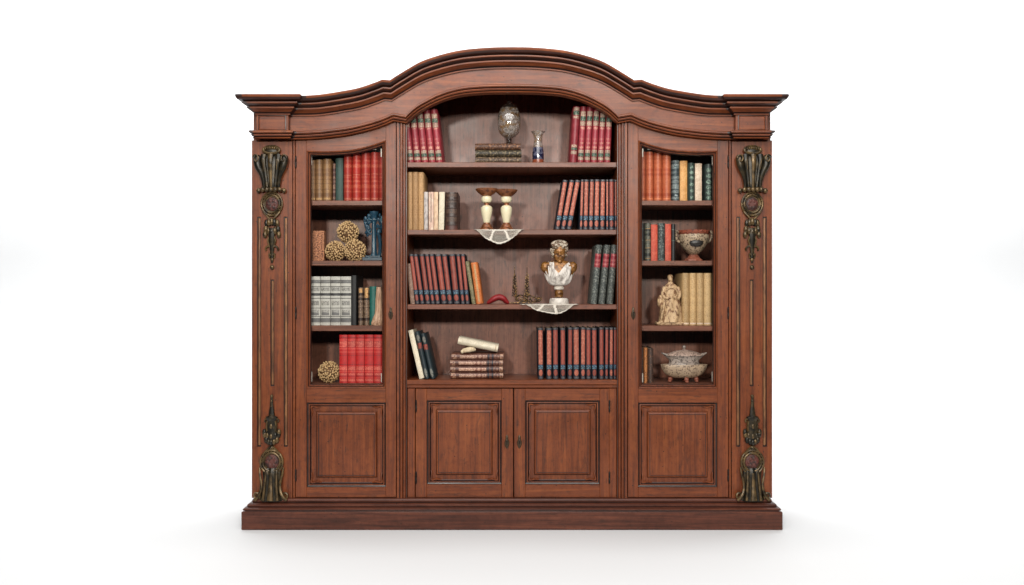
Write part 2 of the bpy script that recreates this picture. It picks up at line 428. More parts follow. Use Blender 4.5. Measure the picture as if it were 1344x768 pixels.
def corbel(parent,cx,top):
    """carved bronze ornament on a pilaster; cx in photo pixels"""
    y0=-.0005
    P=lambda px,py,dy=0:(X(cx+px),y0-dy,Z(py))
    mb=MB()
    if top:
        rows=[(202,10,.014),(206,14,.020),(212,16,.024),(220,14.5,.023),(229,11.5,.020),(238,10.2,.019),(246,10.4,.020),(250,9.5,.014)]
    else:
        rows=[(614,11,.014),(619,12.5,.022),(628,11.6,.024),(636,11.6,.026),(644,13,.030),(651,15.5,.034),(656.5,17,.036)]
    n=36; vs=[]
    for py,w,d in rows:
        for k in range(n+1):
            a=pi*k/n; m=1-.17*(.5+.5*cos(a*10))
            vs.append((X(cx)-U(w)*cos(a)*(.9+.1*m),y0-d*sin(a)**.8*m,Z(py)))
    fs=[(i*(n+1)+k,i*(n+1)+k+1,(i+1)*(n+1)+k+1,(i+1)*(n+1)+k) for i in range(len(rows)-1) for k in range(n)]
    fs+=[list(range(n+1)),[(len(rows)-1)*(n+1)+k for k in range(n+1)]]
    mb.add(vs,fs)
    root=part(mb,'carved_corbel',[M['bronze'],M['bronze_gold']],parent)
    # scrolls
    for s in (1,-1):
        mb=MB(); pts=[]; rr=[]
        if top:
            mb.tube(smoothcurve([P(s*x,y,d) for x,y,d in ((9.6,247,.018),(10.2,237,.022),(12.6,228,.027),(16.2,220,.031),(17.6,211,.030),(16.6,205,.024))],4),[U(2.0+.2*k) for k in range(17)]+[U(5.3),U(5.1),U(4.4),U(3.0)],12,1,flat=.8)
            for k in range(22):
                a=k/21*2.2*pi; r=4.4*(1-.8*k/21); pts.append(P(s*(17.8+r*cos(a+.2)),210.5-r*1.45*sin(a+.2),.050+.004*k/21)); rr.append(U(1.0-.3*k/21))
        else:
            for k in range(22):
                a=k/21*2.4*pi; r=4.2*(1-.8*k/21); pts.append(P(s*(19.0+r*cos(a+2.6)),650+r*1.3*sin(a+2.6),.020+.012*k/21)); rr.append(U(1.8-.8*k/21))
            tail=[P(s*x,y,d) for x,y,d in ((15.5,613,.012),(14.6,622,.02),(12.4,632,.024),(12.6,641,.03),(15.6,648.5,.034),(20.5,655,.03))]
            mb.tube(smoothcurve(tail,4),[U(1.2+.05*k) for k in range(21)],8)
        mb.tube(pts,rr,8); part(mb,'scroll',[M['bronze_gold'],M['bronze']],root)
    # front ribs and tongue
    mb=MB()
    if top:
        for x in (-9.2,9.2): mb.tube(smoothcurve([P(x*1.02,204.5,.026),P(x*1.04,212,.034),P(x*.82,226,.029),P(x*.56,246,.024)],4),[U(3.9-.17*k) for k in range(13)],10,1,flat=.8)
        mb.tube(smoothcurve([P(0,204,.032),P(0,213,.038),P(0,224,.034),P(0,246,.026)],4),[U(3.9-.19*k) for k in range(13)],10,flat=.7); mb.tube([P(-9,206,.036),P(-9.2,213,.042),P(-8,224,.037)],[U(.8),U(1.1),U(.6)],6); mb.tube([P(9,206,.036),P(9.2,213,.042),P(8,224,.037)],[U(.8),U(1.1),U(.6)],6)
    else:
        for x in (-8.5,8.5): mb.tube(smoothcurve([P(x*.8,619,.020),P(x*.9,634,.029),P(x*1.1,655,.038)],4),[U(1.2+.08*k) for k in range(9)],8)
        mb.tube(smoothcurve([P(0,620,.026),P(0,634,.031),P(0,645,.037),P(0,655,.041)],4),[U(1.4+.24*k) for k in range(13)],10,flat=.5)
    part(mb,'tongue',[M['bronze_gold'],M['bronze']],root)
    # crest / bead row
    mb=MB()
    if top:
        mb.tube([P(10.4*cos(2*pi*k/24),197.8+5.0*sin(2*pi*k/24),.020+.008*sin(2*pi*k/24)) for k in range(24)],U(2.0),8,closed=True)
        mb.ell(P(0,199.5,.012),U(11),.014,U(6),16,8,mi=1)
        for k in range(6): mb.ell(P(-7.5+3*k,196.4-1.2*cos((k-2.5)*.6),.020),U(1.6),.010,U(2.6),8,6)
        part(mb,'crest',[M['bronze_gold'],M['bronze']],root)
        mb=MB()
        for k in range(7): mb.ell(P(-16.5+5.5*k,249.5+ (1.2 if k in(0,6) else 0),.018+.010*cos((k-3)*.45)),U(3.1),.010,U(3.4),10,8)
        part(mb,'bead_row',M['bronze_gold'],root)
    # ring with medallion
    ry,rr,cyr=(268,12.2,0) if top else (606,13.2,0)
    mb=MB(); asp=1.12 if top else 1.08
    for r,q,d in ((rr+1.4,1.4,.010),(rr-1.9,1.2,.012)):
        mb.tube([P(r*cos(a),ry+r*asp*sin(a),d) for a in [2*pi*k/28 for k in range(28)]],U(q),8,closed=True)
    for k in range(20):
        a=2*pi*k/20; mb.ell(P((rr-.3)*cos(a),ry+(rr-.3)*asp*sin(a),.011),U(1.1),.006,U(1.1),8,6)
    mb.lathe([(U(rr),-.001),(U(rr),.004)],(0,0,0),24); mb.v=mb.v[:-48]+[(X(cx)+v[0],y0-.0-abs(v[2])-.001,Z(ry)+v[1]*asp) for v in mb.v[-48:]]
    for s in (1,-1):
        mb.tube(smoothcurve([P(s*1.5,ry+rr*asp*(1.5 if top else -1.42),.012),P(s*5,ry+rr*asp*(1.25 if top else -1.2),.013),P(s*11,ry+rr*asp*(.75 if top else -.7),.011)],4),U(1.4),6)
    part(mb,'ring',M['bronze_gold'],root)
    mb=MB(); q=U(rr-4.0)
    mb.ell((X(cx),y0-.005,Z(ry)),q,.007,q*asp,20,12)
    for k in range(6): mb.ell((X(cx)+q*.5*cos(k*pi/3),y0-.010,Z(ry)+q*.5*asp*sin(k*pi/3)),q*.26,.004,q*.3,8,6)
    part(mb,'medallion',M['medal'],root)
    # drop (below the ring) or spire (above it)
    mb=MB()
    if top:
        L=[(287,2.2),(295,0)]
        for k,(x,y,a) in enumerate([(-7,293,.5),(7,293,-.5),(-3.5,292,.2),(3.5,292,-.2),(0,291,0),(-8,301,.9),(8,301,-.9),(-4,303,.3),(4,303,-.3),(0,304,0),(-9,308,1.2),(9,308,-1.2)]):
            mb.ell(P(x,y,.010+.004*cos(x*.3)),U(3.0),.011,U(5.0),10,8,mi=1 if k%3 else 0)
        mb.tube(smoothcurve([P(0,300,.012),P(0,312,.012),P(0,322,.010),P(0,334,.007),P(0,345,.006)],5),[U(5.2-.19*k) for k in range(21)],10,flat=.6)
        for s in (1,-1):
            mb.tube(smoothcurve([P(0,326,.010),P(s*4,323,.010),P(s*8,326,.008),P(s*7.5,329,.006)],4),U(1.3),6,1)
            mb.tube(smoothcurve([P(s*3,310,.012),P(s*5,316,.012),P(s*3,322,.010)],4),U(1.2),6,1)
            mb.tube(smoothcurve([P(0,336,.008),P(s*3.5,333,.008),P(s*3,339,.006)],4),U(1),6,1)
        mb.ell(P(0,351,.006),U(3.0),.009,U(3.2),12,8,mi=1); mb.ell(P(0,341,.006),U(2.2),.008,U(2.6),10,8,mi=1)
        part(mb,'drop',[M['bronze'],M['bronze_gold']],root)
    else:
        for k,(x,y) in enumerate([(-7,577,),(7,577),(-3.5,579),(3.5,579),(0,580),(-9,570),(9,570),(-5,571),(5,571),(0,572),(-9.5,567),(9.5,567)]):
            mb.ell(P(x,y,.012+.004*cos(x*.3)),U(2.9),.011,U(4.6),10,8,mi=k%2)
        mb.ell(P(0,587,.008),U(3.2),.012,U(3.0),10,8,mi=1)
        mb.tube([P(0,y_,.011) for y_ in (576,566,553,550.5,548,546.5,545,538,533,527,520)],[U(v) for v in (7,6.6,5.8,6.2,8.0,7.6,4.0,3.2,2.2,1.8,1.4)],10,flat=.5)
        mb.ell(P(0,559,.016),U(2.6),.010,U(4.4),10,8,mi=1)
        for s in (1,-1): mb.tube(smoothcurve([P(s*5.4,565,.016),P(s*6,558,.016),P(s*5,552,.014)],3),U(1.2),6,1)
        for s in (1,-1):
            mb.tube(smoothcurve([P(0,551,.014),P(s*5,549,.012),P(s*9,551,.008),P(s*8,554,.006)],4),U(1.3),6,1)
            mb.tube(smoothcurve([P(s*6,566,.012),P(s*6.5,558,.012),P(s*5,552,.01)],4),U(1.3),6,1)
        for y,r in ((520,2.2),(526,2.0),(533,2.4),(540,2.6)): mb.ell(P(0,y,.007),U(r),.009,U(r*1.1),10,8,mi=1)
        part(mb,'spire',[M['bronze'],M['bronze_gold']],root)
    return root

for s in (1,-1):
    q=(lambda p:p) if s==1 else mir
    a,b=sorted((X(q(330.6)),X(q(383.6)))); zpb=ZB
    fl=[]
    for p0,p1,y0_,y1_ in ((337.6,342.8,284.5,586.5),(372.4,377.6,284.5,586.5),(355,360,367,507)):
        e0,e1=sorted((X(q(p0)),X(q(p1)))); fl.append((e0,e1,Z(y1_),Z(y0_)))
    mb=MB(); plate(mb,a,b,zpb,zpt,0,.026,fl,.010); pil=part(mb,'pilaster',[wood_v,wood_dark])
    for e0,e1,c,d in fl:      # gilded rod in each flute, with round ends
        mb=MB(); r=(e1-e0)/2-.0036; cxm=(e0+e1)/2
        pts=[(cxm,.0065,c+.006+r*0),(cxm,.0065,c+.006+r*.4)]+[(cxm,.0065,d-.006-r*.4),(cxm,.0065,d-.006)]
        mb.tube(pts,[r*.35,r,r,r*.35],10,flat=.8); part(mb,'gilded_rod',M['gilt_strip'],pil)
    corbel(pil,q(357.4),True); corbel(pil,q(357.2),False)
    # narrow strip beside the door
    mb=MB(); e0,e1=sorted((X(q(384.6)),X(q(387.2)))); mb.box(e0,e1,-.002,.026,ZB,Z(178.5,-.002),.002); part(mb,'hinge_strip',wood_v)
    # reeded upright between door and middle bay
    pr=[(520.8,.004),(521.0,-.004),(523.8,-.004),(524.2,.004),(524.8,.004),(525.2,-.003),(526.2,-.008),(527.6,-.008),(528.4,-.003),(528.8,.004),(529.3,.004),(529.6,-.002),(530.6,-.005),(531.6,-.005),(532.3,-.001),(532.6,.006),(533.6,.006),(534.0,.010)]
    pts=[(X(q(p)),y) for p,y in pr]; n=len(pts); z0,z1=ZB,Z(158.5,-.005)
    mb=MB(); mb.add([(x,y,z0) for x,y in pts]+[(x,y,z1) for x,y in pts],[])
    for i in range(n-1): mb.f.append([i,i+1,n+i+1,n+i]); mb.m.append(1 if i in (3,9,15,0) else 0)
    mb.box(X(q(520.9)),X(q(533.9)),.0105,.027,z0,z1); part(mb,'reeded_stile',[wood_v,wood_dark])

# ---- doors
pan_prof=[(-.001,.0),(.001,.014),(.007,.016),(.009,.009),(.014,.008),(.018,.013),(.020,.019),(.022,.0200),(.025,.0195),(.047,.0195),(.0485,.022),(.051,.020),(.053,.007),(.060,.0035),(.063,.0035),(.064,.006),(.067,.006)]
pan_mis=[1,1,1,0,1,1,1,0,0,1,0,0,0,1,0,0]  # dark rim segments: dark moulding with its shadow put into the colour
def panel(parent,x0,x1,z0,z1,yoff,horizontal=False):
    mb=MB(); ins=.058
    prof=[(i_,y+yoff) for i_,y in pan_prof]
    mb.frame([(x0,z0),(x1,z0),(x1,z1),(x0,z1)],prof,True,pan_mis,0)
    p=part(mb,'panel',[wood_v,wood_dark],parent,angle=24)
    for sx_ in (0,1):
        for sz in (0,1):
            mb=MB()
            cx_=(x0,x1)[sx_]+(.022 if sx_==0 else -.022); cz_=(z0,z1)[sz]+(.022 if sz==0 else -.022); dx=1 if sx_==0 else -1; dz=1 if sz==0 else -1
            mb.tube(smoothcurve([(cx_+dx*.052,yoff+.016,cz_),(cx_+dx*.03,yoff+.014,cz_+dz*.004),(cx_+dx*.012,yoff+.013,cz_),(cx_+dx*.001,yoff+.013,cz_+dz*.001),(cx_,yoff+.013,cz_+dz*.012),(cx_+dx*.004,yoff+.014,cz_+dz*.03),(cx_,yoff+.016,cz_+dz*.052)],3),[.002,.003,.004,.0045,.005,.004,.004,.005,.005,.006,.005,.005,.004,.004,.005,.0045,.004,.003,.002],6)
            part(mb,'corner_leaf',wood_v,p)
def keyhole(parent,px,py,yf,h=8.5,w=4.0):
    mb=MB(); x,z=X(px,yf),Z(py,yf); out=[]
    for k in range(24):
        a=2*pi*k/24; r=(.6+.4*abs(cos(a*2))) 
        out.append((x+U(w)*sin(a)*(.62+.38*abs(cos(a*1.5)))*.8,z+U(h)*cos(a)*(.55+.45*abs(cos(a)))))
    n=24; mb.add([(p[0],yf-.0005,p[1]) for p in out]+[(x+(p[0]-x)*.75,yf-.004,z+(p[1]-z)*.8) for p in out],[(i,(i+1)%n,n+(i+1)%n,n+i) for i in range(n)]+[list(range(n,2*n))])
    mb.lathe([(.0062,0),(.0062,.003),(.004,.004)],(0,0,0),12); m=36; mb.v=mb.v[:-m]+[(x+v[0],yf-.0035-v[2],z+.006+v[1]) for v in mb.v[-m:]]
    e=part(mb,'escutcheon',M['brass'],parent)
    mb=MB(); mb.ell((x,yf-.0065,z+.006),.004,.003,.005,10,6); mb.box(x-.002,x+.002,yf-.0075,yf-.002,z-.012,z+.004,.0005); part(mb,'keyhole',M['black'],e)
def hinge(parent,px,py,yf):
    mb=MB(); x,z=X(px,yf),Z(py,yf)
    mb.lathe([(.0005,-.034),(.003,-.031),(.0045,-.026),(.0045,-.003),(.0038,-.002),(.0038,.002),(.0045,.003),(.0045,.026),(.003,.031),(.0005,.034)],(x,yf-.002,z),10); part(mb,'hinge',M['black'],parent)

glass=NT('clear_glass')
gt=glass.new('ShaderNodeBsdfTransparent'); gg=glass.new('ShaderNodeBsdfGlossy'); gg.inputs['Roughness'].default_value=.04
gm=glass.new('ShaderNodeMixShader'); gm.inputs[0].default_value=.02; glass.l.new(gt.outputs[0],gm.inputs[1]); glass.l.new(gg.outputs[0],gm.inputs[2])
gt.inputs[0].default_value=(.97,.98,.97,1); glass.l.new(gm.outputs[0],glass.n['Material Output'].inputs[0]); glass=glass.mat
clipm=plain('pale_glazing_bead',srgb(170,160,150),.5)
YD=.002
for s in (1,-1):
    q=(lambda p:p) if s==1 else mir
    def bx(mb,p0,p1,y0_,y1_,t0,t1,b=.0015,mi=0): mb.box(X(q(p0),y0_),X(q(p1),y0_),y0_,y1_,Z(t1,y0_),Z(t0,y0_),b,mi)
    mb=MB()
    oc=[(402.4,197.8),(420,198.6),(440,198.2),(464,196.2),(486,191),(506.3,184.2)]
    oc=smoothcurve(oc,4)
    zb=ZB+.003
    # stiles
    mb.box(X(q(388.0),YD),X(q(402.4),YD),YD,YD+.022,zb,Z(176,YD),.0015,0)
    mb.box(X(q(506.4),YD),X(q(519.8),YD),YD,YD+.022,zb,Z(160.5,YD),.0015,0)
    # rails
    g=.12
    pxs=[402.4+g+(104-2*g)*k/24 for k in range(25)]
    tl=[(X(q(p),YD),Z(interp(ML,p)-2,YD)) for p in pxs]; bl=[]
    for p in pxs:
        for a_,b_ in zip(oc,oc[1:]):
            if a_[0]<=p<=b_[0]: bl.append((X(q(p),YD),Z(a_[1]+(b_[1]-a_[1])*(p-a_[0])/(b_[0]-a_[0]),YD))); break
        else: bl.append((X(q(p),YD),Z(oc[-1][1],YD)))
    mb.prism(tl,bl,YD,YD+.022,2)
    mb.box(X(q(402.4+g),YD),X(q(506.4-g),YD),YD+.0004,YD+.022,Z(528.6,YD),Z(509.6,YD),.001,2)
    mb.box(X(q(402.4+g),YD),X(q(506.4-g),YD),YD+.0004,YD+.022,zb,Z(639.6,YD),.001,2)
    door=part(mb,'glazed_door',WOODS)
    # glazing moulding
    path=[(X(q(p),YD),Z(y,YD)) for p,y in oc]+[(X(q(506.3),YD),Z(509.6,YD)),(X(q(402.4),YD),Z(509.6,YD))]
    mb=MB(); mb.frame(path,[(-.001,YD+.001),(0,YD-.003),(.003,YD-.005),(.006,YD-.003),(.008,YD+.004),(.010,YD+.006),(.013,YD+.004),(.017,YD+.007),(.021,YD+.014),(.021,YD+.021),(.0,YD+.021)],False,[1,0,0,0,1,1,0,1,1,1],0)
    part(mb,'glazing_moulding',[wood_v,wood_dark],door)
    # pane
    ins=.019; n=len(path); cx_=sum(p[0] for p in path)/n
    mb=MB(); mb.frame(path,[(.0195,YD+.0155),(.0205,YD+.0155)],True); 
    mb.f=[mb.f[-1]]; mb.m=[0]; part(mb,'glass_pane',glass,door)
    # pale retaining beads at the corners of the opening
    yk=YD+.024
    for p0,p1,t0,t1 in ((408.6,421,202.2,204.4),(407.6,409.4,205,217),(484,494,194.4,196.6),(499.6,501.2,195,206),(407.6,409.6,488,501),(499.8,501.2,490,502)): mb=MB(); bx(mb,p0,p1,yk,yk+.004,t0,t1,.001); part(mb,'glass_clip',clipm,door)
    e0,e1=sorted((X(q(402.4),YD),X(q(506.4),YD)))
    panel(door,e0,e1,Z(639.6,YD),Z(528.6,YD),YD)
    keyhole(door,q(512.9),411.5,YD)
    for y in (213,411,624): hinge(door,q(388.4),y,YD)
    # side shelves
    for k,(t0,t1) in enumerate(((263.2,269.6),(342.2,348.6),(427.4,434.6))):
        mb=MB(); y0_=.040; xa=s*-abs(SX-.0305); xb2=s*-(abs(X(534,.03))+.0265)
        mb.box(xa,xb2,y0_,YBK-.001,Z(t1,y0_),Z(t0,y0_),.002); part(mb,'shelf',wood_shelf)
    mb=MB(); mb.box(s*-abs(SX-.0305),s*-(abs(X(534,.03))+.0265),.030,YBK-.001,Z(512,.04),Z(503.4,.04),.002); part(mb,'shelf',wood_shelf)
# inner jamb behind glazed doors (front frame of the side bays)
    mb=MB()
    bx(mb,386.5,404.8,.0262,.0388,182,ZB and 520,.001); part(mb,'jamb',wood_v)
# ---- middle shelves
xm=abs(X(534,.03))-.0005
for t0,t1 in ((213.0,219.6),(301.6,308),(399.6,406)):
    mb=MB(); y0_=.030; mb.box(-xm,xm,y0_,YBK-.001,Z(t1,y0_),Z(t0,y0_),.002); part(mb,'shelf',wood_shelf)
mb=MB(); y0_=.012
mb.box(-xm,xm,y0_,YBK-.001,Z(505,y0_),Z(498.9,y0_),.002); mb.box(-xm,xm,y0_+.004,y0_+.05,Z(509.5,y0_),Z(505.3,y0_),.003); part(mb,'shelf',wood_h)
# ---- lower middle: side strips, rail, doors
YL=.010
for s in (1,-1):
    q=(lambda p:p) if s==1 else mir
    mb=MB(); mb.box(X(q(534.8),YL),X(q(544.6),YL),YL,YL+.024,ZB,Z(510.2,YL),.002); part(mb,'face_strip',wood_v)
mb=MB(); mb.box(X(545.2,YL),X(mir(545.2),YL),YL,YL+.024,ZB,Z(653.6,YL),.002); part(mb,'bottom_rail',wood_red)
for L in (1,0):
    e0,e1=(545.6,673.4) if L else (674.8,mir(544.4))
    p0,p1=(560.2,658.4) if L else (689.2,787.2)
    mb=MB(); t0,t1=510.4,652.6; r0,r1=525.6,635.8; g=.12
    mb.box(X(e0,YL),X(p0,YL),YL-.004,YL+.018,Z(t1,YL),Z(t0,YL),.0018); mb.box(X(p1,YL),X(e1,YL),YL-.004,YL+.018,Z(t1,YL),Z(t0,YL),.0018)
    mb.box(X(p0+g,YL),X(p1-g,YL),YL-.0036,YL+.018,Z(r0,YL),Z(t0,YL),.001,2); mb.box(X(p0+g,YL),X(p1-g,YL),YL-.0036,YL+.018,Z(t1,YL),Z(r1,YL),.001,2)
    door=part(mb,'cupboard_door',WOODS)
    panel(door,X(p0,YL),X(p1,YL),Z(r1,YL),Z(r0,YL),YL-.004)
    keyhole(door,665.3 if L else 681.7,580,YL-.004,9,4.4)
    for y in (533,627): hinge(door,546.2 if L else 799.8,y,YL-.004)
mb=MB(); mb.box(-xm,xm,.05,.07,ZB,Z(509.7,.05)); part(mb,'inner_panel',wood_dark)

# ------------------------------------------------------------------ books
RB=lambda c:c
navy=plain('navy_cloth',srgb(24,26,34),.55,0,.3,90)
styles={}
def style(name,cover,bands=(),bulge=.35,depth=.22,hubs=(),pages='pages',hubmat=None): styles[name]=dict(cover=cover,bands=bands,bulge=bulge,depth=depth,hubs=hubs,pages=pages,hubmat=hubmat)
crim=speck('crimson_leather',srgb(122,32,42),srgb(144,54,60),(1,1,.4),120,.5,.68,.5)
crimp=gilded('crimson_title_panel',srgb(134,42,52),srgb(196,150,128),lo=.60)
cream=speck('cream_band',srgb(164,144,124),srgb(128,70,66),(1,1,1),170,.52,.62,.6)
green=speck('green_title_label',srgb(46,70,58),srgb(150,150,122),(1,1,1),180,.56,.64,.5)
style('crimson',crim,[(.829,.914,cream,.80,'band'),(.743,.826,green,.86,'title_label'),(.657,.735,cream,.80,'band'),(.25,.64,crimp,.62,'spine_panel'),(.171,.229,cream,.80,'band'),(.105,.169,green,.86,'title_label'),(.045,.095,cream,.80,'band')])
style('crimson2',crim,[(.93,.985,cream,.80,'band'),(.85,.925,green,.86,'title_label'),(.79,.835,cream,.8,'band'),(.275,.32,cream,.8,'band'),(.225,.268,green,.86,'title_label'),(.15,.21,cream,.8,'band')])
orl=speck('orange_tooled_leather',srgb(150,78,60),srgb(180,116,94),(1,1,.5),200,.5,.66,.5)
orl2=speck('orange_brown_leather',srgb(132,60,46),srgb(104,46,38),(1,1,.4),140,.5,.66,.5)
teal=speck('blue_title_label',srgb(40,62,84),srgb(116,150,160),(1,1,1),170,.55,.66,.5)
capm=speck('grey_blue_spine_cap',srgb(62,62,70),srgb(96,92,92),(1,1,1),150,.5,.65,.5)
for nm,mt in (('orange_navy',orl),('rust_navy',orl2)):
    style(nm,navy,[(.965,.996,capm,.8,'spine_cap'),(.285,.955,mt,.72,'spine_panel'),(.20,.275,teal,.80,'title_label'),(.065,.185,mt,.66,'ornament'),(.012,.05,capm,.7,'spine_cap')],bulge=.28)
tan=speck('tan_linen',srgb(170,134,92),srgb(134,98,62),(1,1,1),230,.5,.62,.7)
style('tan',tan,[],bulge=.22)
brn=gilded('brown_gilt_cloth',srgb(112,78,50),srgb(150,114,74),lo=.5); style('brown_gilt',brn,[(.03,.07,tan,.9,'band')],bulge=.3)
style('green_plain',plain('dark_green_cloth',srgb(40,62,56),.6,0,.2,120),[],bulge=.15)
redc=gilded('bright_red_cloth',srgb(156,40,30),srgb(186,98,72),lo=.58)
style('bright_red',redc,[(.545,.556,plain('thin_gilt_line',srgb(190,110,84),.5),.9,'gilt_line'),(.03,.045,plain('thin_gilt_line_low',srgb(190,120,94),.5),.9,'gilt_line')],bulge=.42)
style('dark_thin',gilded('dark_maroon_leather',srgb(64,34,32),srgb(150,116,96),lo=.5),[],bulge=.4)
wg=plain('white_spine',srgb(172,168,160),.6,0,.08,80); wgb=gilded('grey_printed_band',srgb(92,90,90),srgb(160,156,150),lo=.6); wgd=gilded('dark_printed_band',srgb(50,48,50),srgb(150,146,140),lo=.68)
wgl=gilded('pale_printed_band',srgb(158,154,148),srgb(74,72,72),lo=.36)
wb=[(.86,.93,wgb,.98,'printed_band'),(.785,.80,wgd,.98,'printed_band'),(.70,.775,wgl,.9,'printed_band'),(.605,.66,wgd,.98,'title_label'),(.545,.56,wgd,.99,'printed_band'),(.41,.50,wgl,.8,'printed_band'),(.345,.36,wgd,.98,'printed_band'),(.205,.32,wgb,.8,'printed_band'),(.175,.19,wgd,.98,'printed_band'),(.06,.15,wgb,.98,'printed_band')]
style('white_grey',wg,wb,bulge=.12)
style('black',plain('black_cloth',srgb(20,19,20),.6,0,.2),[],bulge=.12)
dkb=gilded('dark_brown_leather',srgb(52,36,30),srgb(146,120,98),lo=.46)
gl=speck('gilt_patch',srgb(186,142,92),srgb(120,84,54),(1,1,1),120,.5,.62,.5)
style('brown_gilttop',dkb,[(.86,.97,gl,.72,'title_label')],hubs=(.2,.34,.48,.62,.74))
style('brown_gilttop2',dkb,[(.72,.98,gl,.72,'title_label')],hubs=(.2,.34,.48,.62))
style('teal_green',plain('teal_green_cloth',srgb(18,84,76),.5,0,.25,60),[],bulge=.2)
rd2=plain('scarlet_leather',srgb(166,24,24),.45,0,.18,70); rdg=gilded('scarlet_tooled_band',srgb(150,26,30),srgb(214,106,88),lo=.46); rdl=plain('scarlet_line',srgb(204,84,72),.5); rdd=plain('scarlet_dark_line',srgb(96,16,20),.5)
style('scarlet',rd2,[(.935,.945,rdd,.98,'line'),(.885,.90,rdl,.98,'line'),(.74,.87,rdg,.94,'tooled_band'),(.70,.715,rdl,.98,'line'),(.635,.648,rdl,.98,'line'),(.57,.58,rdd,.98,'line'),(.375,.385,rdd,.98,'line'),(.26,.34,rdg,.94,'tooled_band'),(.225,.237,rdl,.98,'line'),(.13,.20,rdg,.94,'tooled_band'),(.095,.105,rdl,.98,'line'),(.03,.075,rdg,.94,'tooled_band')],bulge=.1)
orc=gilded('orange_cloth',srgb(154,66,38),srgb(186,108,72),lo=.46)
style('orange_set',orc,[(.03,.05,plain('orange_gilt_line',srgb(206,124,84),.5),.9,'gilt_line')],bulge=.42)
nv2=gilded('navy_teal_leather',srgb(36,50,56),srgb(140,150,150),lo=.5); style('navy_teal',nv2,[(.08,.16,speck('pale_ornament',srgb(150,160,160),srgb(50,64,70),(1,1,1),90,.45,.6),.5,'ornament'),(.80,.86,speck('pale_ornament_high',srgb(120,136,136),srgb(50,64,70),(1,1,1),120,.45,.6),.5,'ornament')],bulge=.35)
style('amber',speck('amber_cloth',srgb(198,140,76),srgb(214,164,104),(1,1,1),140,.45,.6),[],bulge=.15)
gdm=speck('green_gilt_medallion',srgb(120,140,126),srgb(40,58,52),(1,1,1),150,.42,.58)
style('green_dots',plain('bottle_green_leather',srgb(30,48,44),.5,0,.25,90),[(z,z+.085,gdm,.55,'ornament') for z in (.05,.22,.39,.56,.70,.84)],bulge=.4)
style('blush',speck('blush_paper',srgb(206,178,154),srgb(222,200,178),(1,1,1),120,.45,.6),[],bulge=.12)
style('green_bands',plain('black_green_leather',srgb(30,40,38),.5,0,.25,90),[(z,z+.11,gdm,.75,'ornament') for z in (.03,.17,.31,.46,.62,.78)],bulge=.4)
style('charcoal_gilt',gilded('charcoal_leather',srgb(42,44,42),srgb(120,118,104),lo=.48),[(.84,.86,tan,.9,'gilt_line'),(.54,.56,tan,.9,'gilt_line'),(.33,.35,tan,.9,'gilt_line'),(.05,.07,tan,.9,'gilt_line')],bulge=.4)
style('charcoal_plain',plain('near_black_leather',srgb(26,24,24),.5,0,.25,90),[(.84,.855,gdm,.9,'gilt_line'),(.54,.555,gdm,.9,'gilt_line')],bulge=.3)
style('salmon_red',speck('salmon_red_cloth',srgb(176,62,44),srgb(190,86,62),(1,1,1),140,.45,.6),[],bulge=.12)
style('slate_speck',speck('slate_speckled_leather',srgb(46,54,54),srgb(110,118,114),(1,1,1),130,.52,.62),[],bulge=.38)
style('cream_linen',speck('cream_linen',srgb(184,152,108),srgb(140,102,62),(1,1,1.6),200,.54,.64),[(.02,.05,blush_:=styles['blush']['cover'],.9,'band')],bulge=.25)
gsp=speck('grey_marbled_cloth',srgb(50,56,54),srgb(118,120,112),(1,1,1),150,.5,.62); rlab=gilded('crimson_label',srgb(122,26,38),srgb(170,96,92),lo=.5)
style('marbled',gsp,[(.62,.85,rlab,.96,'title_label')],bulge=.3)
style('olive_speck',speck('olive_marbled_cloth',srgb(98,94,66),srgb(150,140,104),(1,1,1),190,.5,.6),[],bulge=.25)
style('orange_tan',speck('orange_tan_cloth',srgb(188,106,52),srgb(150,76,36),(1,1,1),150,.5,.62),[(.05,.95,tan,.28,'spine_panel')],bulge=.25)
style('brown_pages',speck('brown_linen',srgb(116,90,76),srgb(150,122,104),(1,1,1),150,.5,.62),[],bulge=.2)
style('grey_white',speck('grey_white_cloth',srgb(168,160,156),srgb(126,120,120),(1,1,.3),120,.5,.62),[],bulge=.15)
style('pink_cream',speck('pink_cream_cloth',srgb(190,158,140),srgb(206,184,164),(1,1,.3),120,.5,.62),[(.2,.96,plain('brown_title_strip',srgb(70,46,36),.5),.16,'title_strip')],bulge=.15,depth=.17)
style('beige_cloth',speck('beige_cloth',srgb(194,168,140),srgb(172,142,116),(1,1,.3),120,.5,.62),[],bulge=.15,depth=.17)
style('white_cloth',speck('white_book_cloth',srgb(206,196,174),srgb(184,168,138),(1,1,1),160,.56,.7),[],bulge=.12,depth=.18)
blb=plain('black_leather',srgb(46,28,21),.4,0,.3,70); blg=gilded('black_leather_gilt',srgb(38,23,17),srgb(84,60,46),lo=.44)
style('black_ribbed',blb,[(.88,.97,blg,.8,'tooled_band'),(.66,.78,blg,.8,'tooled_band'),(.44,.56,blg,.8,'tooled_band'),(.22,.34,blg,.8,'tooled_band'),(.0,.12,plain('maroon_foot_band',srgb(70,36,28),.5),.92,'band')],hubs=(.14,.36,.58,.8),depth=.19,bulge=.2)
style('navy_green',plain('dark_navy_green_cloth',srgb(28,40,44),.5,0,.25,60),[(.64,.76,speck('red_brown_label',srgb(130,60,46),srgb(90,40,34),(1,1,1),100,.5,.6),.86,'title_label'),(.80,.93,speck('navy_ornament',srgb(110,108,100),srgb(36,46,48),(1,1,1),120,.56,.66),.7,'ornament'),(.04,.22,speck('navy_ornament_low',srgb(110,112,106),srgb(30,42,44),(1,1,1),120,.56,.66),.6,'ornament')],bulge=.35,depth=.19)
mar=speck('maroon_tooled_leather',srgb(78,42,32),srgb(128,92,74),(.35,1,1),150,.54,.66,.45)
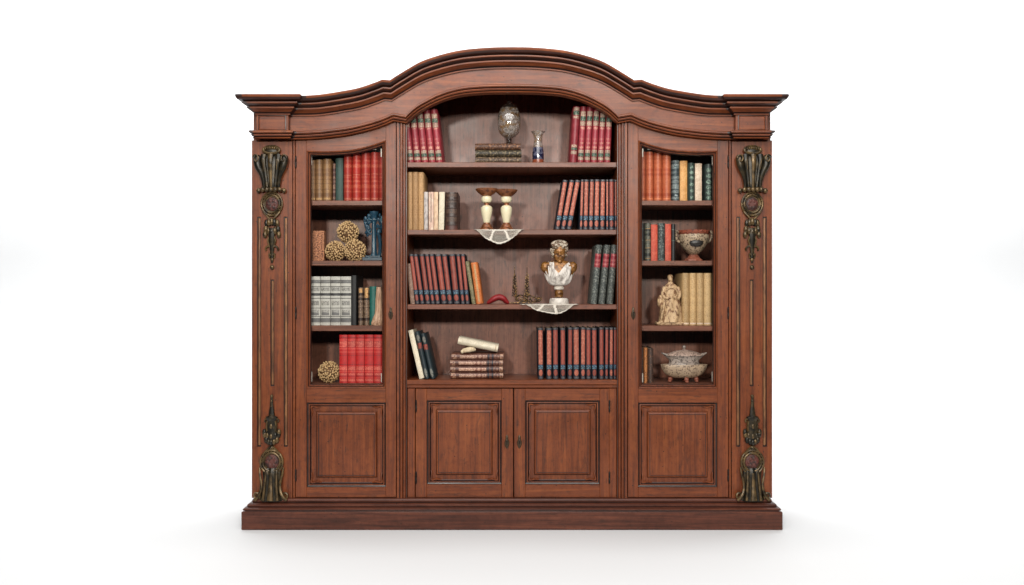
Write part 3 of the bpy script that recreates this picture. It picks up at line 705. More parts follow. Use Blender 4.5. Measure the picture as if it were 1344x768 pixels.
marb=speck('maroon_gilt_band',srgb(160,126,102),srgb(96,52,42),(1,1,1),110,.42,.6,.45)
style('maroon_tooled',mar,[(.005,.10,marb,.85,'gilt_band'),(.70,.73,navy,.95,'line'),(.78,.81,navy,.95,'line'),(.93,.995,marb,.85,'gilt_band'),(.16,.68,gilded('maroon_title',srgb(104,56,46),srgb(200,166,142),lo=.42),.5,'title_label')],bulge=.3,depth=.2,pages='pages')
style('dotted_brown',speck('brown_dotted_leather',srgb(70,42,28),srgb(128,88,58),(1,1,1),120,.52,.62),[],bulge=.35,depth=.16,hubs=(.12,.3,.5,.7,.88))
style('dotted_green',speck('green_dotted_leather',srgb(44,38,27),srgb(112,98,72),(1,1,1),120,.53,.63),[],bulge=.35,depth=.165,hubs=(.12,.3,.5,.7,.88))
style('dotted_beige',speck('beige_dotted_leather',srgb(62,46,34),srgb(124,102,76),(1,1,1),120,.5,.62),[],bulge=.35,depth=.16,hubs=(.12,.3,.5,.7,.88))
style('amber_thin',speck('worn_amber_spine',srgb(166,104,58),srgb(96,60,38),(1,1,1),120,.52,.62),[],bulge=.4)
style('dusk_brown',speck('dusky_brown_leather',srgb(58,40,34),srgb(110,76,54),(1,1,1),130,.58,.66),[],bulge=.35)

meshcache={}
def arc(t,bulge,n=10,k=1.0,off=0):
    b=t*bulge; pts=[]
    for i in range(n+1):
        a=-1+2*i/n; a*=k
        pts.append((a*(t/2+ (off if k>=.97 else 0)), -b*(1-abs(a)**2.2)-off))
    return pts
def book_meshes(st,t,h,d):
    key=(st,round(t,4),round(h,4),round(d,3))
    if key in meshcache: return meshcache[key]
    s=styles[st]; out=[]
    n=10; th=min(.0026,t*.18)
    o=[(t/2,d)]; 
    outer=[(-t/2,d)]+arc(t,s['bulge'],n)+[(t/2,d)]
    inner=[(-t/2+th,d)]+[(x*(1-2*th/t),y+th*1.2) for x,y in arc(t,s['bulge'],n)]+[(t/2-th,d)]
    m=len(outer); mb=MB()
    vs=[(x,y,0) for x,y in outer]+[(x,y,h) for x,y in outer]+[(x,y,0) for x,y in inner]+[(x,y,h) for x,y in inner]
    fs=[]
    for i in range(m-1):
        fs.append((i,i+1,m+i+1,m+i)); fs.append((2*m+i,3*m+i,3*m+i+1,2*m+i+1))
        fs.append((i,2*m+i,2*m+i+1,i+1)); fs.append((m+i,m+i+1,3*m+i+1,3*m+i))
    fs.append((0,m,3*m,2*m)); fs.append((m-1,3*m-1,4*m-1,2*m-1))
    mb.add(vs,fs)
    for z in s['hubs']:
        a=arc(t,s['bulge'],n,.98,.0016); zz=z*h; q=.0022
        vs=[]; 
        for dz,f in ((-q*1.6,0),(-q*.6,1),(q*.6,1),(q*1.6,0)):
            for (x,y),(x2,y2) in zip(a,arc(t,s['bulge'],n,.98,0)): vs.append(((x if f else x2),(y if f else y2-.0001),zz+dz))
        w=n+1; mb.add(vs,[(j*w+i,j*w+i+1,(j+1)*w+i+1,(j+1)*w+i) for j in range(3) for i in range(n)])
    out.append(('cover',mb.mesh('book_cover',s['cover'],50)))
    mb=MB(); mb.box(-t/2+th+.0003,t/2-th-.0003,.002+th*0,d-.004,.003,h-.004,.0); out.append(('page_block',mb.mesh('page_block',M[s['pages']])))
    for z0,z1,mt,wf,nm in s['bands']:
        mb=MB(); ep=.0006; a=arc(t,s['bulge'],n,wf,ep); a2=arc(t,s['bulge'],n,wf,-.0004)
        w=n+1
        if nm=='ornament' and z1-z0>.07:     # oval patch
            vs=[];rows=5
            for j in range(rows+1):
                v=-1+2*j/rows; k=sqrt(max(0,1-.8*v*v)); zz=(z0+z1)/2*h+v*(z1-z0)/2*h
                vs+=[(x,y,zz) for x,y in arc(t,s['bulge'],n,wf*k,ep)]
            mb.add(vs,[(j*w+i,j*w+i+1,(j+1)*w+i+1,(j+1)*w+i) for j in range(rows) for i in range(n)])
        else:
            vs=[(x,y,z0*h) for x,y in a2]+[(x,y,z0*h+.0004) for x,y in a]+[(x,y,z1*h-.0004) for x,y in a]+[(x,y,z1*h) for x,y in a2]
            mb.add(vs,[(j*w+i,j*w+i+1,(j+1)*w+i+1,(j+1)*w+i) for j in range(3) for i in range(n)])
        out.append((nm,mb.mesh(nm,mt,50)))
    meshcache[key]=out; return out
def book(st,loc,t,h,label,group=None,ry=0,rz=0,d=None):
    d=d or styles[st]['depth']
    t=round(t,3); h=round(h,3)
    e=empty('book',loc,label,'book',group,ry,rz)
    for nm,me in book_meshes(st,t,h,d): obj(nm,me,e)
    return e
ZS={}
for k,p,y in (('C1',213,.03),('C2',301.6,.03),('C3',399.6,.03),('C4',498.9,.012),('L1',263.2,.04),('L2',342.2,.04),('L3',427.4,.04),('L4',503.4,.04)): ZS[k]=Z(p,y)
def BK(row,st,x0,x1,ytop,label,group=None,lean=None,yb=None,dy=0):
    """spine from x0 to x1 at its foot; lean = x of the spine's middle at its top"""
    y=(.062 if row[0]=='C' else .072)+R.uniform(-.003,.003)+dy
    key=row.replace('R','L'); z0=ZS[key]; ztop=Z(ytop,y); xc=X((x0+x1)/2,y); H=ztop-z0; ang=0; t=U(x1-x0,y)
    if lean is not None:
        ang=atan2(X(lean,y)-xc,H); t=t*cos(ang); H=(H-t*abs(sin(ang)))/cos(ang)
    return book(st,(xc,y,z0+t/2*abs(sin(ang))+.0005),t-.0008,H,label,group,ang)
ORD='first second third fourth fifth sixth seventh eighth ninth tenth eleventh twelfth thirteenth'.split()
# --- middle bay, top shelf
g='crimson books leaning at the left of the top shelf'
for i in range(5):
    b0=539.0+9.42*i; BK('C1','crimson',b0-4.5,b0+4.7,143.5 if i>2 else 143.5,f'{ORD[i]} from the left of five crimson green-labelled books leaning left on the top shelf',g,lean=b0-7.4)
g='crimson books leaning at the right of the top shelf'
BK('C1','crimson2',747.6,756.9,140.3,'crimson book with low-set lower bands, left end of the right-hand top shelf row',g,lean=757.0)
for i in range(5):
    b0=761.6+8.75*i; BK('C1','crimson',b0-4.1,b0+4.3,140.2 if i<3 else 142,f'{ORD[i]} of the five matching crimson books beside the right post on the top shelf',g,lean=b0+4.6-.25*i)
def flat(row,st,x0,x1,zb,y,label,group,th,d=None,rz=0):
    """book lying flat, spine to the front: local x -> up, z -> right"""
    L=X(x1,y)-X(x0,y)
    e=book(st,(X(x0,y),y,zb+th/2),th,L,label,group,ry=pi/2,d=d); e.rotation_euler=(0,pi/2,0)
    return e
g='books stacked flat under the glass goblet'
zz=ZS['C1']+.0005
for st,x0,x1,lab in (('dotted_beige',623.8,684.2,'beige dotted leather book lying at the bottom of the three-book stack under the goblet'),('dotted_green',623.9,684.4,'greenish dotted leather book lying in the middle of the stack under the goblet'),('dotted_brown',623.5,683.6,'orange brown dotted book lying topmost in the stack, directly under the glass goblet')):
    flat('C1',st,x0,x1,zz,.085,lab,g,.0355); zz+=.0362
ZGOB=zz
# --- middle bay, second shelf
for i,(a,b) in enumerate(((534.8,541.4),(541.7,548.7),(549.0,556.0))):
    BK('C2','tan',a,b,226.2,f'{ORD[i]} from the left of three tall tan linen books on the second middle shelf','tan linen books')
BK('C2','grey_white',556.5,561.6,252.2,'narrow grey white book between tall tan books and pink book, second middle shelf')
BK('C2','pink_cream',562.6,569.1,252.2,'pinkish cream book with a thin brown title strip, second middle shelf')
BK('C2','beige_cloth',569.5,575.0,252.2,'plain beige book left of the white book, second middle shelf')
BK('C2','white_cloth',575.4,582.8,252.0,'plain white cloth book beside the black leather book, second middle shelf',lean=580.2)
BK('C2','black_ribbed',584.2,601.2,253.0,'thick black leather book with raised bands, right end of the left-hand row')
g='orange and navy books on the second middle shelf'
for i,(b0,t0) in enumerate(((731.3,742.3),(738.8,751.0),(746.3,758.7))):
    BK('C2','orange_navy',b0-3.6,b0+3.6,236.0,f'{ORD[i]} from left of three orange navy-banded books leaning right, second middle shelf',g,lean=t0)
for i,(a,b,t0) in enumerate(((760.2,764.6,764.4),(765.0,771.8,769.8),(772.0,778.6,777.0),(779.0,786.4,783.8),(786.6,794.0,791.4))):
    BK('C2','orange_navy',a,b,235.8,f'{ORD[i]} of five near-upright orange navy-banded books behind the leaning trio, second shelf',g,lean=t0)
for i,(a,b) in enumerate(((795.3,798.6),(799.0,806.0),(806.4,809.6))):
    BK('C2','orange_navy' if i!=1 else 'rust_navy',a,b,235.8,('thin orange navy-banded book just right of the gap, second middle shelf','redder orange navy-banded book second from the right post, second middle shelf','thin orange navy-banded book against the right post, second middle shelf')[i],g)
# --- middle bay, third shelf
BK('C3','brown_pages',538.8,544.6,346,'thin worn brown book at far left of the leaning third shelf row',lean=536.4)
g='rust and navy books leaning on the third middle shelf'
for i,(bc,tc,w) in enumerate(((548.0,539.6,6.2),(554.6,545.2,6.2),(561.8,553.2,7.2),(568.4,560.2,5.8),(574.8,566.4,6.6),(583.2,574.8,8.6),(591.0,582.9,7.6),(599.8,593.0,9.2))):
    BK('C3','rust_navy',bc-w/2,bc+w/2,333.4,f'{ORD[i]} from left of ten rust navy-banded books leaning left, third middle shelf',g,lean=tc)
for i,(bc,tc,w) in enumerate(((607.8,601.2,5.6),(613.8,607.2,5.6))):
    BK('C3','rust_navy',bc-w/2,bc+w/2,333.4,f'{ORD[8+i]} from left of ten rust navy-banded books leaning left, third middle shelf',g,lean=tc)
BK('C3','olive_speck',619.4,624.6,343.0,'thin olive speckled book beside the orange tan book, third middle shelf',lean=612.8)
BK('C3','orange_tan',624.9,633.8,344.0,'orange tan book at the right end of the leaning left row, third shelf',lean=622.0)
g='grey marbled books with crimson labels'
for i,(bc,tc) in enumerate(((779.2,786.3),(789.6,797.3),(800.4,806.8))):
    BK('C3','marbled',bc-4.1,bc+4.1,321.4,('leftmost','middle','rightmost')[i]+' of three grey marbled crimson-labelled books leaning right, third middle shelf',g,lean=tc)
# --- middle bay, fourth shelf
BK('C4','white_cloth',550.2,557.0,432.6,'tall white book leaning left against the left post, bottom middle shelf',lean=538.4)
BK('C4','navy_green',557.6,563.8,434.6,'dark navy book with red label leaning against the white book, bottom shelf',lean=546.8)
BK('C4','navy_green',565.2,571.6,437.0,'dark navy red-labelled book farthest from the white book, bottom middle shelf',lean=554.6)
g='maroon tooled books stacked flat on the bottom middle shelf'
zz=ZS['C4']+.0005; thk=.0325
labs=('lowest','second from bottom','third from bottom','topmost')
for i,(a,b) in enumerate(((591.6,660.6),(591.0,660.2),(590.8,660.4),(592.6,660.8))):
    flat('C4','maroon_tooled',a,b,zz,.085,f'{labs[i]} of four maroon gilt-tooled books stacked flat, bottom middle shelf',g,thk); zz+=thk+.0012
ZST=zz
g='rust and navy books on the bottom middle shelf'
for i,(a,b,k) in enumerate(((706.0,713.6,0),(716.8,724.6,0),(725.4,733.2,1),(735.2,742.6,1),(744.6,751.4,1),(752.0,760.8,0),(761.6,768.6,0),(768.9,775.8,1),(776.4,784.0,1),(786.0,792.8,1),(793.4,798.6,1),(799.4,804.6,0),(805.0,809.4,1))):
    st='rust_navy' if k else 'orange_navy'
    BK('C4',st,a,b,430.2+R.uniform(-.5,.6),f'{ORD[i]} from the left of thirteen upright rust navy-banded books, bottom middle shelf',g,lean=(a+b)/2+R.uniform(-.6,.5))
# --- left bay
SB='left glazed door'
for i,(a,b) in enumerate(((406.4,414.0),(414.3,423.8),(424.1,434.3))):
    BK('L1','brown_gilt',a,b,(210.5,210,209.2)[i],f'{("leftmost","middle","rightmost")[i]} of three brown gilt books on top shelf behind the left glazed door','brown gilt books')
BK('L1','dark_thin',436.8,440.2,214.5,'thin dark maroon book between brown and green books, left bay top shelf')
BK('L1','green_plain',440.6,450.3,208,'plain dark green book touching the bright red set, left bay top shelf')
for i,(a,b) in enumerate(((451.0,462.1),(462.4,473.6),(473.9,486.2),(486.5,497.2),(497.5,507.2))):
    BK('L1','bright_red',a,b,(203.4,202.2,201,200.4,200.4)[i],f'{ORD[i]} from left of the bright red books, top shelf of the left bay','bright red books')
for i,(a,b) in enumerate(((406.4,420.2),(420.5,433.6),(433.9,447.0),(447.3,460.8))):
    BK('L3','white_grey',a,b,363,f'{ORD[i]} from left of four white books with grey printed bands, left bay','white grey printed books')
BK('L3','black',461.2,467.6,361.6,'plain black book at the right end of the white printed books')
BK('L3','brown_gilttop',470.4,476.6,377.4,'dark brown ribbed book with a round gilt top, left of its gilt-topped neighbour')
BK('L3','brown_gilttop2',478.0,484.4,377.2,'dark brown ribbed book with long gilt top, beside the teal book')
BK('L3','teal_green',484.8,494.4,376.2,'teal green cloth book behind the pale shell figurine, left bay',dy=.02)
for i,(a,b) in enumerate(((445.4,456.0),(456.3,466.8),(467.1,478.1),(478.4,490.2),(490.5,501.6))):
    BK('L4','scarlet',a,b,439.6,f'{ORD[i]} from left of five scarlet tooled books at the bottom of the left bay','scarlet tooled books')
# --- right bay
for i,(a,b) in enumerate(((839.2,847.6),(847.9,857.6),(857.9,869.0),(869.3,880.6))):
    BK('R1','orange_set',a,b,199.8,f'{ORD[i]} from left of four orange gilt books, top shelf of the right bay','orange gilt books')
BK('R1','navy_teal',881.9,891.8,211,'navy teal gilt book beside the orange set, right bay top shelf')
BK('R1','amber',892.3,902.0,211.4,'plain amber yellow book between two dark books, right bay top shelf')
BK('R1','green_dots',902.4,911.8,214.4,'bottle green book with a column of gilt medallions, right bay top shelf')
BK('R1','blush',912.1,921.2,214.8,'plain pale blush book near right end of top shelf, right bay')
BK('R1','green_bands',924.8,934.6,216,'black green book with pale tooled squares at far right of top shelf')
BK('R2','charcoal_plain',839.8,846.2,293.2,'near black book at far left of the second shelf, right bay')
BK('R2','charcoal_gilt',846.5,854.2,293.2,'charcoal gilt-lined book left of the first red book, right bay second shelf')
BK('R2','salmon_red',854.5,863.0,295,'salmon red book between two charcoal books, right bay second shelf')
BK('R2','slate_speck',863.3,872.6,293.4,'slate speckled book between the two red books, right bay second shelf')
BK('R2','salmon_red',872.9,880.8,294.2,'salmon red book second from the right of its row, beside a thin black book')
BK('R2','charcoal_plain',881.1,886.4,294.2,'thin black book closest to the ornate footed bowl, right bay')
for i,(a,b) in enumerate(((895.4,904.7),(905.0,913.9),(914.2,923.2),(923.5,934.2))):
    BK('R3','cream_linen',a,b,358.8,f'{ORD[i]} from left of four cream linen books beside the robed statue','cream linen books')
BK('R4','dusk_brown',839.6,844.6,456,'dark worn book at far left of the bottom shelf, right bay')
BK('R4','amber_thin',845.0,849.8,456.6,'thin worn amber book between two dark ones, right bay bottom shelf')
BK('R4','dusk_brown',850.2,857.6,457.6,'dusky brown book closest to the lidded tureen, right bay bottom shelf')

style('white_round',styles['white_cloth']['cover'],[(.93,.945,tan,.9,'band')],bulge=.42,depth=.15)
# white book lying askew on the maroon stack and the pale scroll that props it
y=.08
a=-atan2(10.4,52.0)
ang=atan2(10.6,52.2)
e=book('white_round',(X(601.4,y),y,Z(447.0,y)),U(9.4,y),U(53.4,y),'cream white book lying tilted on top of the stacked maroon books','book',ry=pi/2+ang,d=.15); e['group']='book'; del e['group']
mb=MB(); y=.075
zc=ZST
shell=lambda px,py,dy=0:(X(px,y),y+dy,Z(py,y))
mb.tube(smoothcurve([(X(607,y),y+.01,zc+.013),(X(612,y),y,zc+.018),(X(618,y),y,zc+.022),(X(624,y),y+.004,zc+.020)],4),[.009,.011,.012,.012,.012,.013,.014,.014,.013,.012,.010,.008,.006],10)
for k in range(5): mb.ell((X(610+3*k,y),y-.006,zc+.016+.002*k),.004,.008,.010,8,6)
mb.ell((X(606.8,y),y-.003,zc+.0105),.0085,.012,.0105,12,8)
tag(mb.build('scroll_figurine',plain('pale_plaster',srgb(196,178,148),.6,0,.25,90,.4,.3)),'small cream scroll ornament propping the tilted white book on the maroon stack','ornament')

# ------------------------------------------------------------------ glass goblet and vase (top shelf)
def glassmat(name,tint,frost,c2,lo=.48,hi=.6,clear=.45):
    t=NT(name); f=t.noise(t.coord((1,1,1)),95,3,.6,.8); g=t.noise(t.coord((1,1,1)),40,2,.5)
    col=t.mix(t.ramp(g,[(.5,0.0),(.6,1.0)]),frost,c2)
    t.l.new(col,t.b.inputs['Base Color']); t.b.inputs['Roughness'].default_value=.15; t.b.inputs['Specular IOR Level'].default_value=.8
    tr=t.new('ShaderNodeBsdfTransparent'); tr.inputs[0].default_value=tint
    gl_=t.new('ShaderNodeBsdfGlossy'); gl_.inputs['Roughness'].default_value=.05
    lw=t.new('ShaderNodeLayerWeight'); lw.inputs['Blend'].default_value=.35
    m1=t.new('ShaderNodeMixShader'); t.l.new(t.ramp(lw.outputs['Facing'],[(0,.08),(1,.7)]),m1.inputs[0]); t.l.new(tr.outputs[0],m1.inputs[1]); t.l.new(gl_.outputs[0],m1.inputs[2])
    m2=t.new('ShaderNodeMixShader'); t.l.new(t.ramp(f,[(lo,clear*.3),(hi,.95)]),m2.inputs[0]); t.l.new(m1.outputs[0],m2.inputs[1]); t.l.new(t.b.outputs[0],m2.inputs[2])
    t.l.new(m2.outputs[0],t.n['Material Output'].inputs[0]); return t.mat
gob=glassmat('etched_glass',(.80,.78,.76,1),srgb(150,140,132),srgb(128,98,62),.35,.75,.3)
gobc=glassmat('smoked_clear_glass',(.72,.70,.68,1),srgb(70,66,62),srgb(50,48,46),.6,.8,.4)
y=.150; e=empty('glass_goblet',(X(668.2,y),y,ZGOB),'etched glass lidded goblet on a short foot on the three stacked books','goblet')
q=lambda n:U(n,y)
mb=MB(); mb.lathe([(q(9),0),(q(8.6),q(1.2)),(q(4.5),q(3.2)),(q(2.4),q(4.8)),(q(2.4),q(6.2)),(q(4.2),q(7.2)),(q(2.6),q(8.4)),(q(3.2),q(9.6))],(0,0,0),28); mb.build('foot',gobc,e)
mb=MB(); mb.lathe([(q(3.2),q(9.6)),(q(8.2),q(11.4)),(q(12.4),q(15.6)),(q(14.7),q(22)),(q(15.3),q(29)),(q(15.0),q(36)),(q(13.6),q(43)),(q(11.2),q(48.5))],(0,0,0),36,cap=False); mb.build('bowl',gob,e,60)
mb=MB(); mb.lathe([(q(11.6),q(48.2)),(q(11.4),q(49.6)),(q(9.6),q(52)),(q(6.5),q(54)),(q(3.2),q(55)),(q(2.4),q(56)),(q(3.8),q(57.4)),(q(2.2),q(58.6)),(.0005,q(59))],(0,0,0),28); mb.build('lid',gobc,e,60)
y=.085; e=empty('bud_vase',(X(706.2,y),y,ZS['C1']+.0003),'small flared glass vase with dark blue painted belly and orange foot','vase')
q=lambda n:U(n,y)
blue=glassmat('blue_painted_glass',(.3,.3,.45,1),srgb(26,28,52),srgb(84,84,100),.3,.4,2)
mb=MB(); mb.lathe([(q(7.2),0),(q(7.4),q(1)),(q(7.3),q(5.2))],(0,0,0),24); mb.build('foot',plain('orange_glaze',srgb(118,58,36),.3,0,.3,80),e)
mb=MB(); mb.lathe([(q(7.3),q(5.2)),(q(7.6),q(10)),(q(7.4),q(15)),(q(6.6),q(21))],(0,0,0),28,cap=False); mb.build('belly',blue,e,60)
mb=MB(); mb.lathe([(q(6.6),q(21)),(q(5.6),q(27)),(q(5.2),q(32)),(q(5.8),q(37)),(q(7.6),q(40.5)),(q(8.8),q(42.2)),(q(8.4),q(42.4)),(q(7.2),q(40.6))],(0,0,0),28,cap=False,mod=lambda a,z:1+(.05*cos(6*a) if z>q(40) else 0)); mb.build('neck',gob,e,60)

# ------------------------------------------------------------------ lace doilies
lace_m=plain('white_lace_thread',srgb(192,184,172),.8,0,.12,200)
def doily(row,pts,xa,xb,label,ribs,yf=.012):
    """pts: lower edge of the hanging front in photo pixels; the rest lies on the shelf"""
    z0=ZS[row]; y=yf; n=60; xs=[]
    top=lambda u:(X(xa+(xb-xa)*u,y))
    edge=smoothcurve(pts,8)
    def ez(px):
        if px<=edge[0][0] or px>=edge[-1][0]: return Z(edge[0][1],y)
        for a,b in zip(edge,edge[1:]):
            if a[0]<=px<=b[0]: return Z(a[1]+(b[1]-a[1])*(px-a[0])/((b[0]-a[0]) or 1),y)
    rows=[]; m=10; W=X(xb,y)-X(xa,y); depth=.13
    grid=[]
    back=7
    for j in range(back+1):           # on the shelf, back to front
        f=j/back; row_=[]
        for i in range(n+1):
            u=i/n; half=W/2*(.45+.55*sqrt(f)); xx=X((xa+xb)/2,y)+(2*u-1)*half
            row_.append((xx,.030+depth*(1-f)*sin(pi*(.15+.7*u))-.006*f,z0+.0012+.0004*sin(i*1.3)))
        grid.append(row_)
    for j in range(1,m+1):
        f=j/m; row_=[]
        for i in range(n+1):
            px=xa+(xb-xa)*i/n; ze=min(ez(px),z0-.0005); zz=z0+.001-(z0-ze)*f
            fold=.004*sin(i*.33)+.003*sin(i*.14+1)
            row_.append((X(px,y)+ (X((xa+xb)/2,y)-X(px,y))*.06*f,y+.008-.012*f+fold*f,zz+-.0024*abs(sin(i*pi/5))*(1 if j==m else 0)))
        grid.append(row_)
    rowsN=len(grid); w=n+1; vs=[p for r_ in grid for p in r_]
    solid=MB(); net=MB(); solid.v=list(vs); net.v=[]
    def issolid(j,i):
        u=(i+.5)/n
        if j>=rowsN-2: return True
        return any(abs(u-(c+(j/rowsN-.6)*sl))<.024 for c,sl in ribs) or j==back
    for j in range(rowsN-1):
        for i in range(n):
            f=[j*w+i,j*w+i+1,(j+1)*w+i+1,(j+1)*w+i]
            if issolid(j,i): solid.f.append(f); solid.m.append(0)
            else:
                P=[vs[k] for k in f]; o=len(net.v); c=[sum(p[q] for p in P)/4+R.uniform(-.0008,.0008) for q in range(3)]
                net.v+=P+[c]; net.f+=[[o,o+1,o+4],[o+1,o+2,o+4],[o+2,o+3,o+4],[o+3,o,o+4]]; net.m+=[0]*4
    o=solid.build('lace_doily',lace_m); tag(o,label,'doily','lace doilies over the shelf edges')
    md=o.modifiers.new('thick','SOLIDIFY'); md.thickness=.0008; md.offset=0
    t_=net.build('lace_net',lace_m,o); wf=t_.modifiers.new('wire','WIREFRAME'); wf.thickness=.0013; wf.use_replace=True; wf.use_even_offset=False
doily('C2',[(623,301),(630,307.5),(637,313.5),(645,317),(654,320.4),(663,318.6),(672,313.8),(680,307.6),(687,301)],622,688,'white lace doily hanging over the shelf edge under two candlesticks',[(.36,-.16),(.66,.18)])
doily('C3',[(688,399.4),(695,403),(702,407),(713,409.6),(724,411.6),(733,412),(741,409.6),(749,404.6),(756,399.6)],682,760,'white lace doily hanging over the shelf edge under the white bust',[(.36,-.2),(.60,.1)])

# ------------------------------------------------------------------ candlesticks
ivory=plain('ivory_glaze',srgb(206,196,164),.35,0,.06,60,.5,0,.2); copper=speck('copper_brown_metal',srgb(128,78,48),srgb(80,44,28),(1,1,1),70,.5,.65,.38,.1,.35)
y=.075
for px,dz,lab in ((638.7,0,'left ivory and copper candlestick, slightly taller, on the upper lace doily'),(664.6,-1.4,'right ivory and copper candlestick, slightly shorter, on the upper lace doily')):
    e=empty('candlestick',(X(px,y),y,ZS['C2']+.002),lab,'candlestick','pair of ivory candlesticks'); q=lambda n:U(n,y); h=1+dz/54
    mb=MB(); mb.lathe([(q(10.2),0),(q(10.2),q(1.2)),(q(8.4),q(2.4)),(q(6.6),q(4.6)),(q(6.4),q(6.6)),(q(4.6),q(7.6)),(q(4.4),q(9.4))],(0,0,0),30); mb.build('foot',copper,e)
    mb=MB(); mb.lathe([(q(4.2),q(9.2)),(q(5.2),q(14)),(q(6.6),q(20)),(q(7.5),q(26)),(q(7.4),q(29.4)),(q(5.6),q(31.2)),(q(3.4),q(32.4))],(0,0,0),30); mb.build('shaft',ivory,e)
    mb=MB(); mb.lathe([(q(3.4),q(32.3)),(q(3.2),q(35)),(q(3.4),q(35.6))],(0,0,0),24); mb.build('collar',copper,e)
    mb=MB(); mb.lathe([(q(3.4),q(35.4)),(q(6.0),q(36.6)),(q(7.2),q(39.5)),(q(7.0),q(42.4)),(q(5.2),q(44.4))],(0,0,0),30); mb.build('knop',ivory,e)
    mb=MB(); b=44.2+dz; mb.lathe([(q(5.0),q(b-.6)),(q(6.2),q(b+1)),(q(9.4),q(b+3)),(q(12.8),q(b+6)),(q(14.6),q(b+8.4)),(q(14.8),q(b+9.6)),(q(13.6),q(b+9.6)),(q(11),q(b+7.6)),(.001,q(b+7))],(0,0,0),34); mb.build('drip_pan',copper,e)

# ------------------------------------------------------------------ red arched ornament, candelabrum
redm=plain('red_lacquer',srgb(124,22,26),.5,0,.25,50)
mb=MB(); y=.08; z0=ZS['C3']
pts=smoothcurve([(X(639.6,y),y,z0+.004),(X(644,y),y-.004,z0+.017),(X(649.4,y),y-.004,z0+.031),(X(655,y),y,z0+.038),(X(660.6,y),y,z0+.031),(X(664,y),y+.002,z0+.016),(X(668,y),y+.006,z0+.004)],5)
n=len(pts); mb.tube(pts,[.005+.012*sin(pi*min(1,max(.0,i/(n-1))))**.6 for i in range(n)],12,flat=1.4)
tag(mb.build('arched_ornament',redm),'small glossy red arched ornament on the third middle shelf','ornament')
cb=speck('dark_gilt_bronze',srgb(58,42,28),srgb(150,116,70),(1,1,1),110,.5,.62,.38,.3,.5)
y=.075; e=empty('candelabrum',(X(692,y),y,z0+.001),'ornate dark gilt candelabrum with two thin spiked branches and scrolled base','candelabrum')
L=lambda px,py,dy=0:(X(px,y)-X(692,y),dy,Z(py,y)-z0-.001)
mb=MB()
mb.tube([L(668,397.6),L(690,397.4),L(700,397.5)],[.003,.005,.004],8)
for c,r,k in ((684,7.5,1),(692.5,8,-1),(701,6,1),(707.4,4.6,-1)):
    mb.tube([L(c+k*r*(1-i/24*.7)*cos(i/24*2.5*pi+pi/2*0),390.5+(2 if c>700 else 0)+r*.72*(1-i/24*.7)*sin(i/24*2.5*pi),-.004*sin(i)) for i in range(25)],[.0042-.0016*i/24 for i in range(25)],6)
for k in range(26):
    px=677+R.uniform(0,32); mb.ell(L(px,396-R.uniform(0,9 if px<702 else 6),R.uniform(-.012,.004)),.0042,.005,.0055,6,5)
base=mb.build('scroll_base',cb,e)
for c,dx in ((675.4,1),(691.7,0)):
    mb=MB(); mb.tube([L(c+2.4*dx,395),L(c+dx*1.4,386),L(c,376),L(c,364),L(c,350)],[.005,.005,.0042,.0028,.0014],8)
    for k in range(16):
        s=1 if k%2 else -1; yy=388-k*1.7; wv=4.6-k*.16
        mb.tube([L(c,yy+1.5),L(c+s*wv*.7,yy-.5,-.006),L(c+s*wv*.72,yy-3.4,-.003)],[.0034,.0028,.0009],6)
    mb.ell(L(c,376),.008,.008,.009,10,8); mb.ell(L(c,385.5),.010,.009,.008,10,8)
    mb.build('branch',cb,e)
    mb=MB(); mb.tube([L(c,364),L(c,349.6)],[.0026,.0011],8); mb.build('spike',plain('bright_brass_spike',srgb(190,158,104),.35,.4),e)

# ------------------------------------------------------------------ bust
marble=speck('white_marble',srgb(200,192,182),srgb(168,160,152),(1,1,1),40,.5,.7,.45,.1)
drapem=speck('white_painted_plaster',srgb(192,186,180),srgb(116,106,100),(1,1,.4),60,.54,.72,.5,.2)
goldp=speck('antique_gold_paint',srgb(136,92,44),srgb(78,48,22),(1,1,1),60,.46,.64,.36,.2,.3)
hairm=speck('white_and_brown_curls',srgb(180,168,150),srgb(92,62,38),(1,1,1),110,.47,.58,.55,.25)
y=.085; bx_,bz=X(733.6,y),ZS['C3']+.002
e=empty('bust',(bx_,y,bz),'classical bust with white curls and drape, gold skin, on round white base','bust')
B=lambda px,py,dy=0:(X(px,y)-bx_,dy,Z(py,y)-bz)
q=lambda n:U(n,y)
mb=MB(); zc=0
mb.lathe([(q(12.6),0),(q(12.8),q(2.5)),(q(12.2),q(6)),(q(10.8),q(7.4)),(q(6),q(7.8))],(0,0,0),32); mb.build('pedestal',marble,e)
mb=MB(); mb.lathe([(q(4.6),q(7.8)),(q(5.6),q(9.5)),(q(5.0),q(11)),(q(5.8),q(13.4)),(q(5.6),q(16)),(q(4.4),q(18.4))],(0,0,0),28); mb.build('stem',goldp,e)
mb=MB(); mb.lathe([(q(4.6),q(18.3)),(q(6.4),q(19.4)),(q(6.6),q(21.6)),(q(5.4),q(23.4))],(0,0,0),28); mb.build('socle',marble,e)
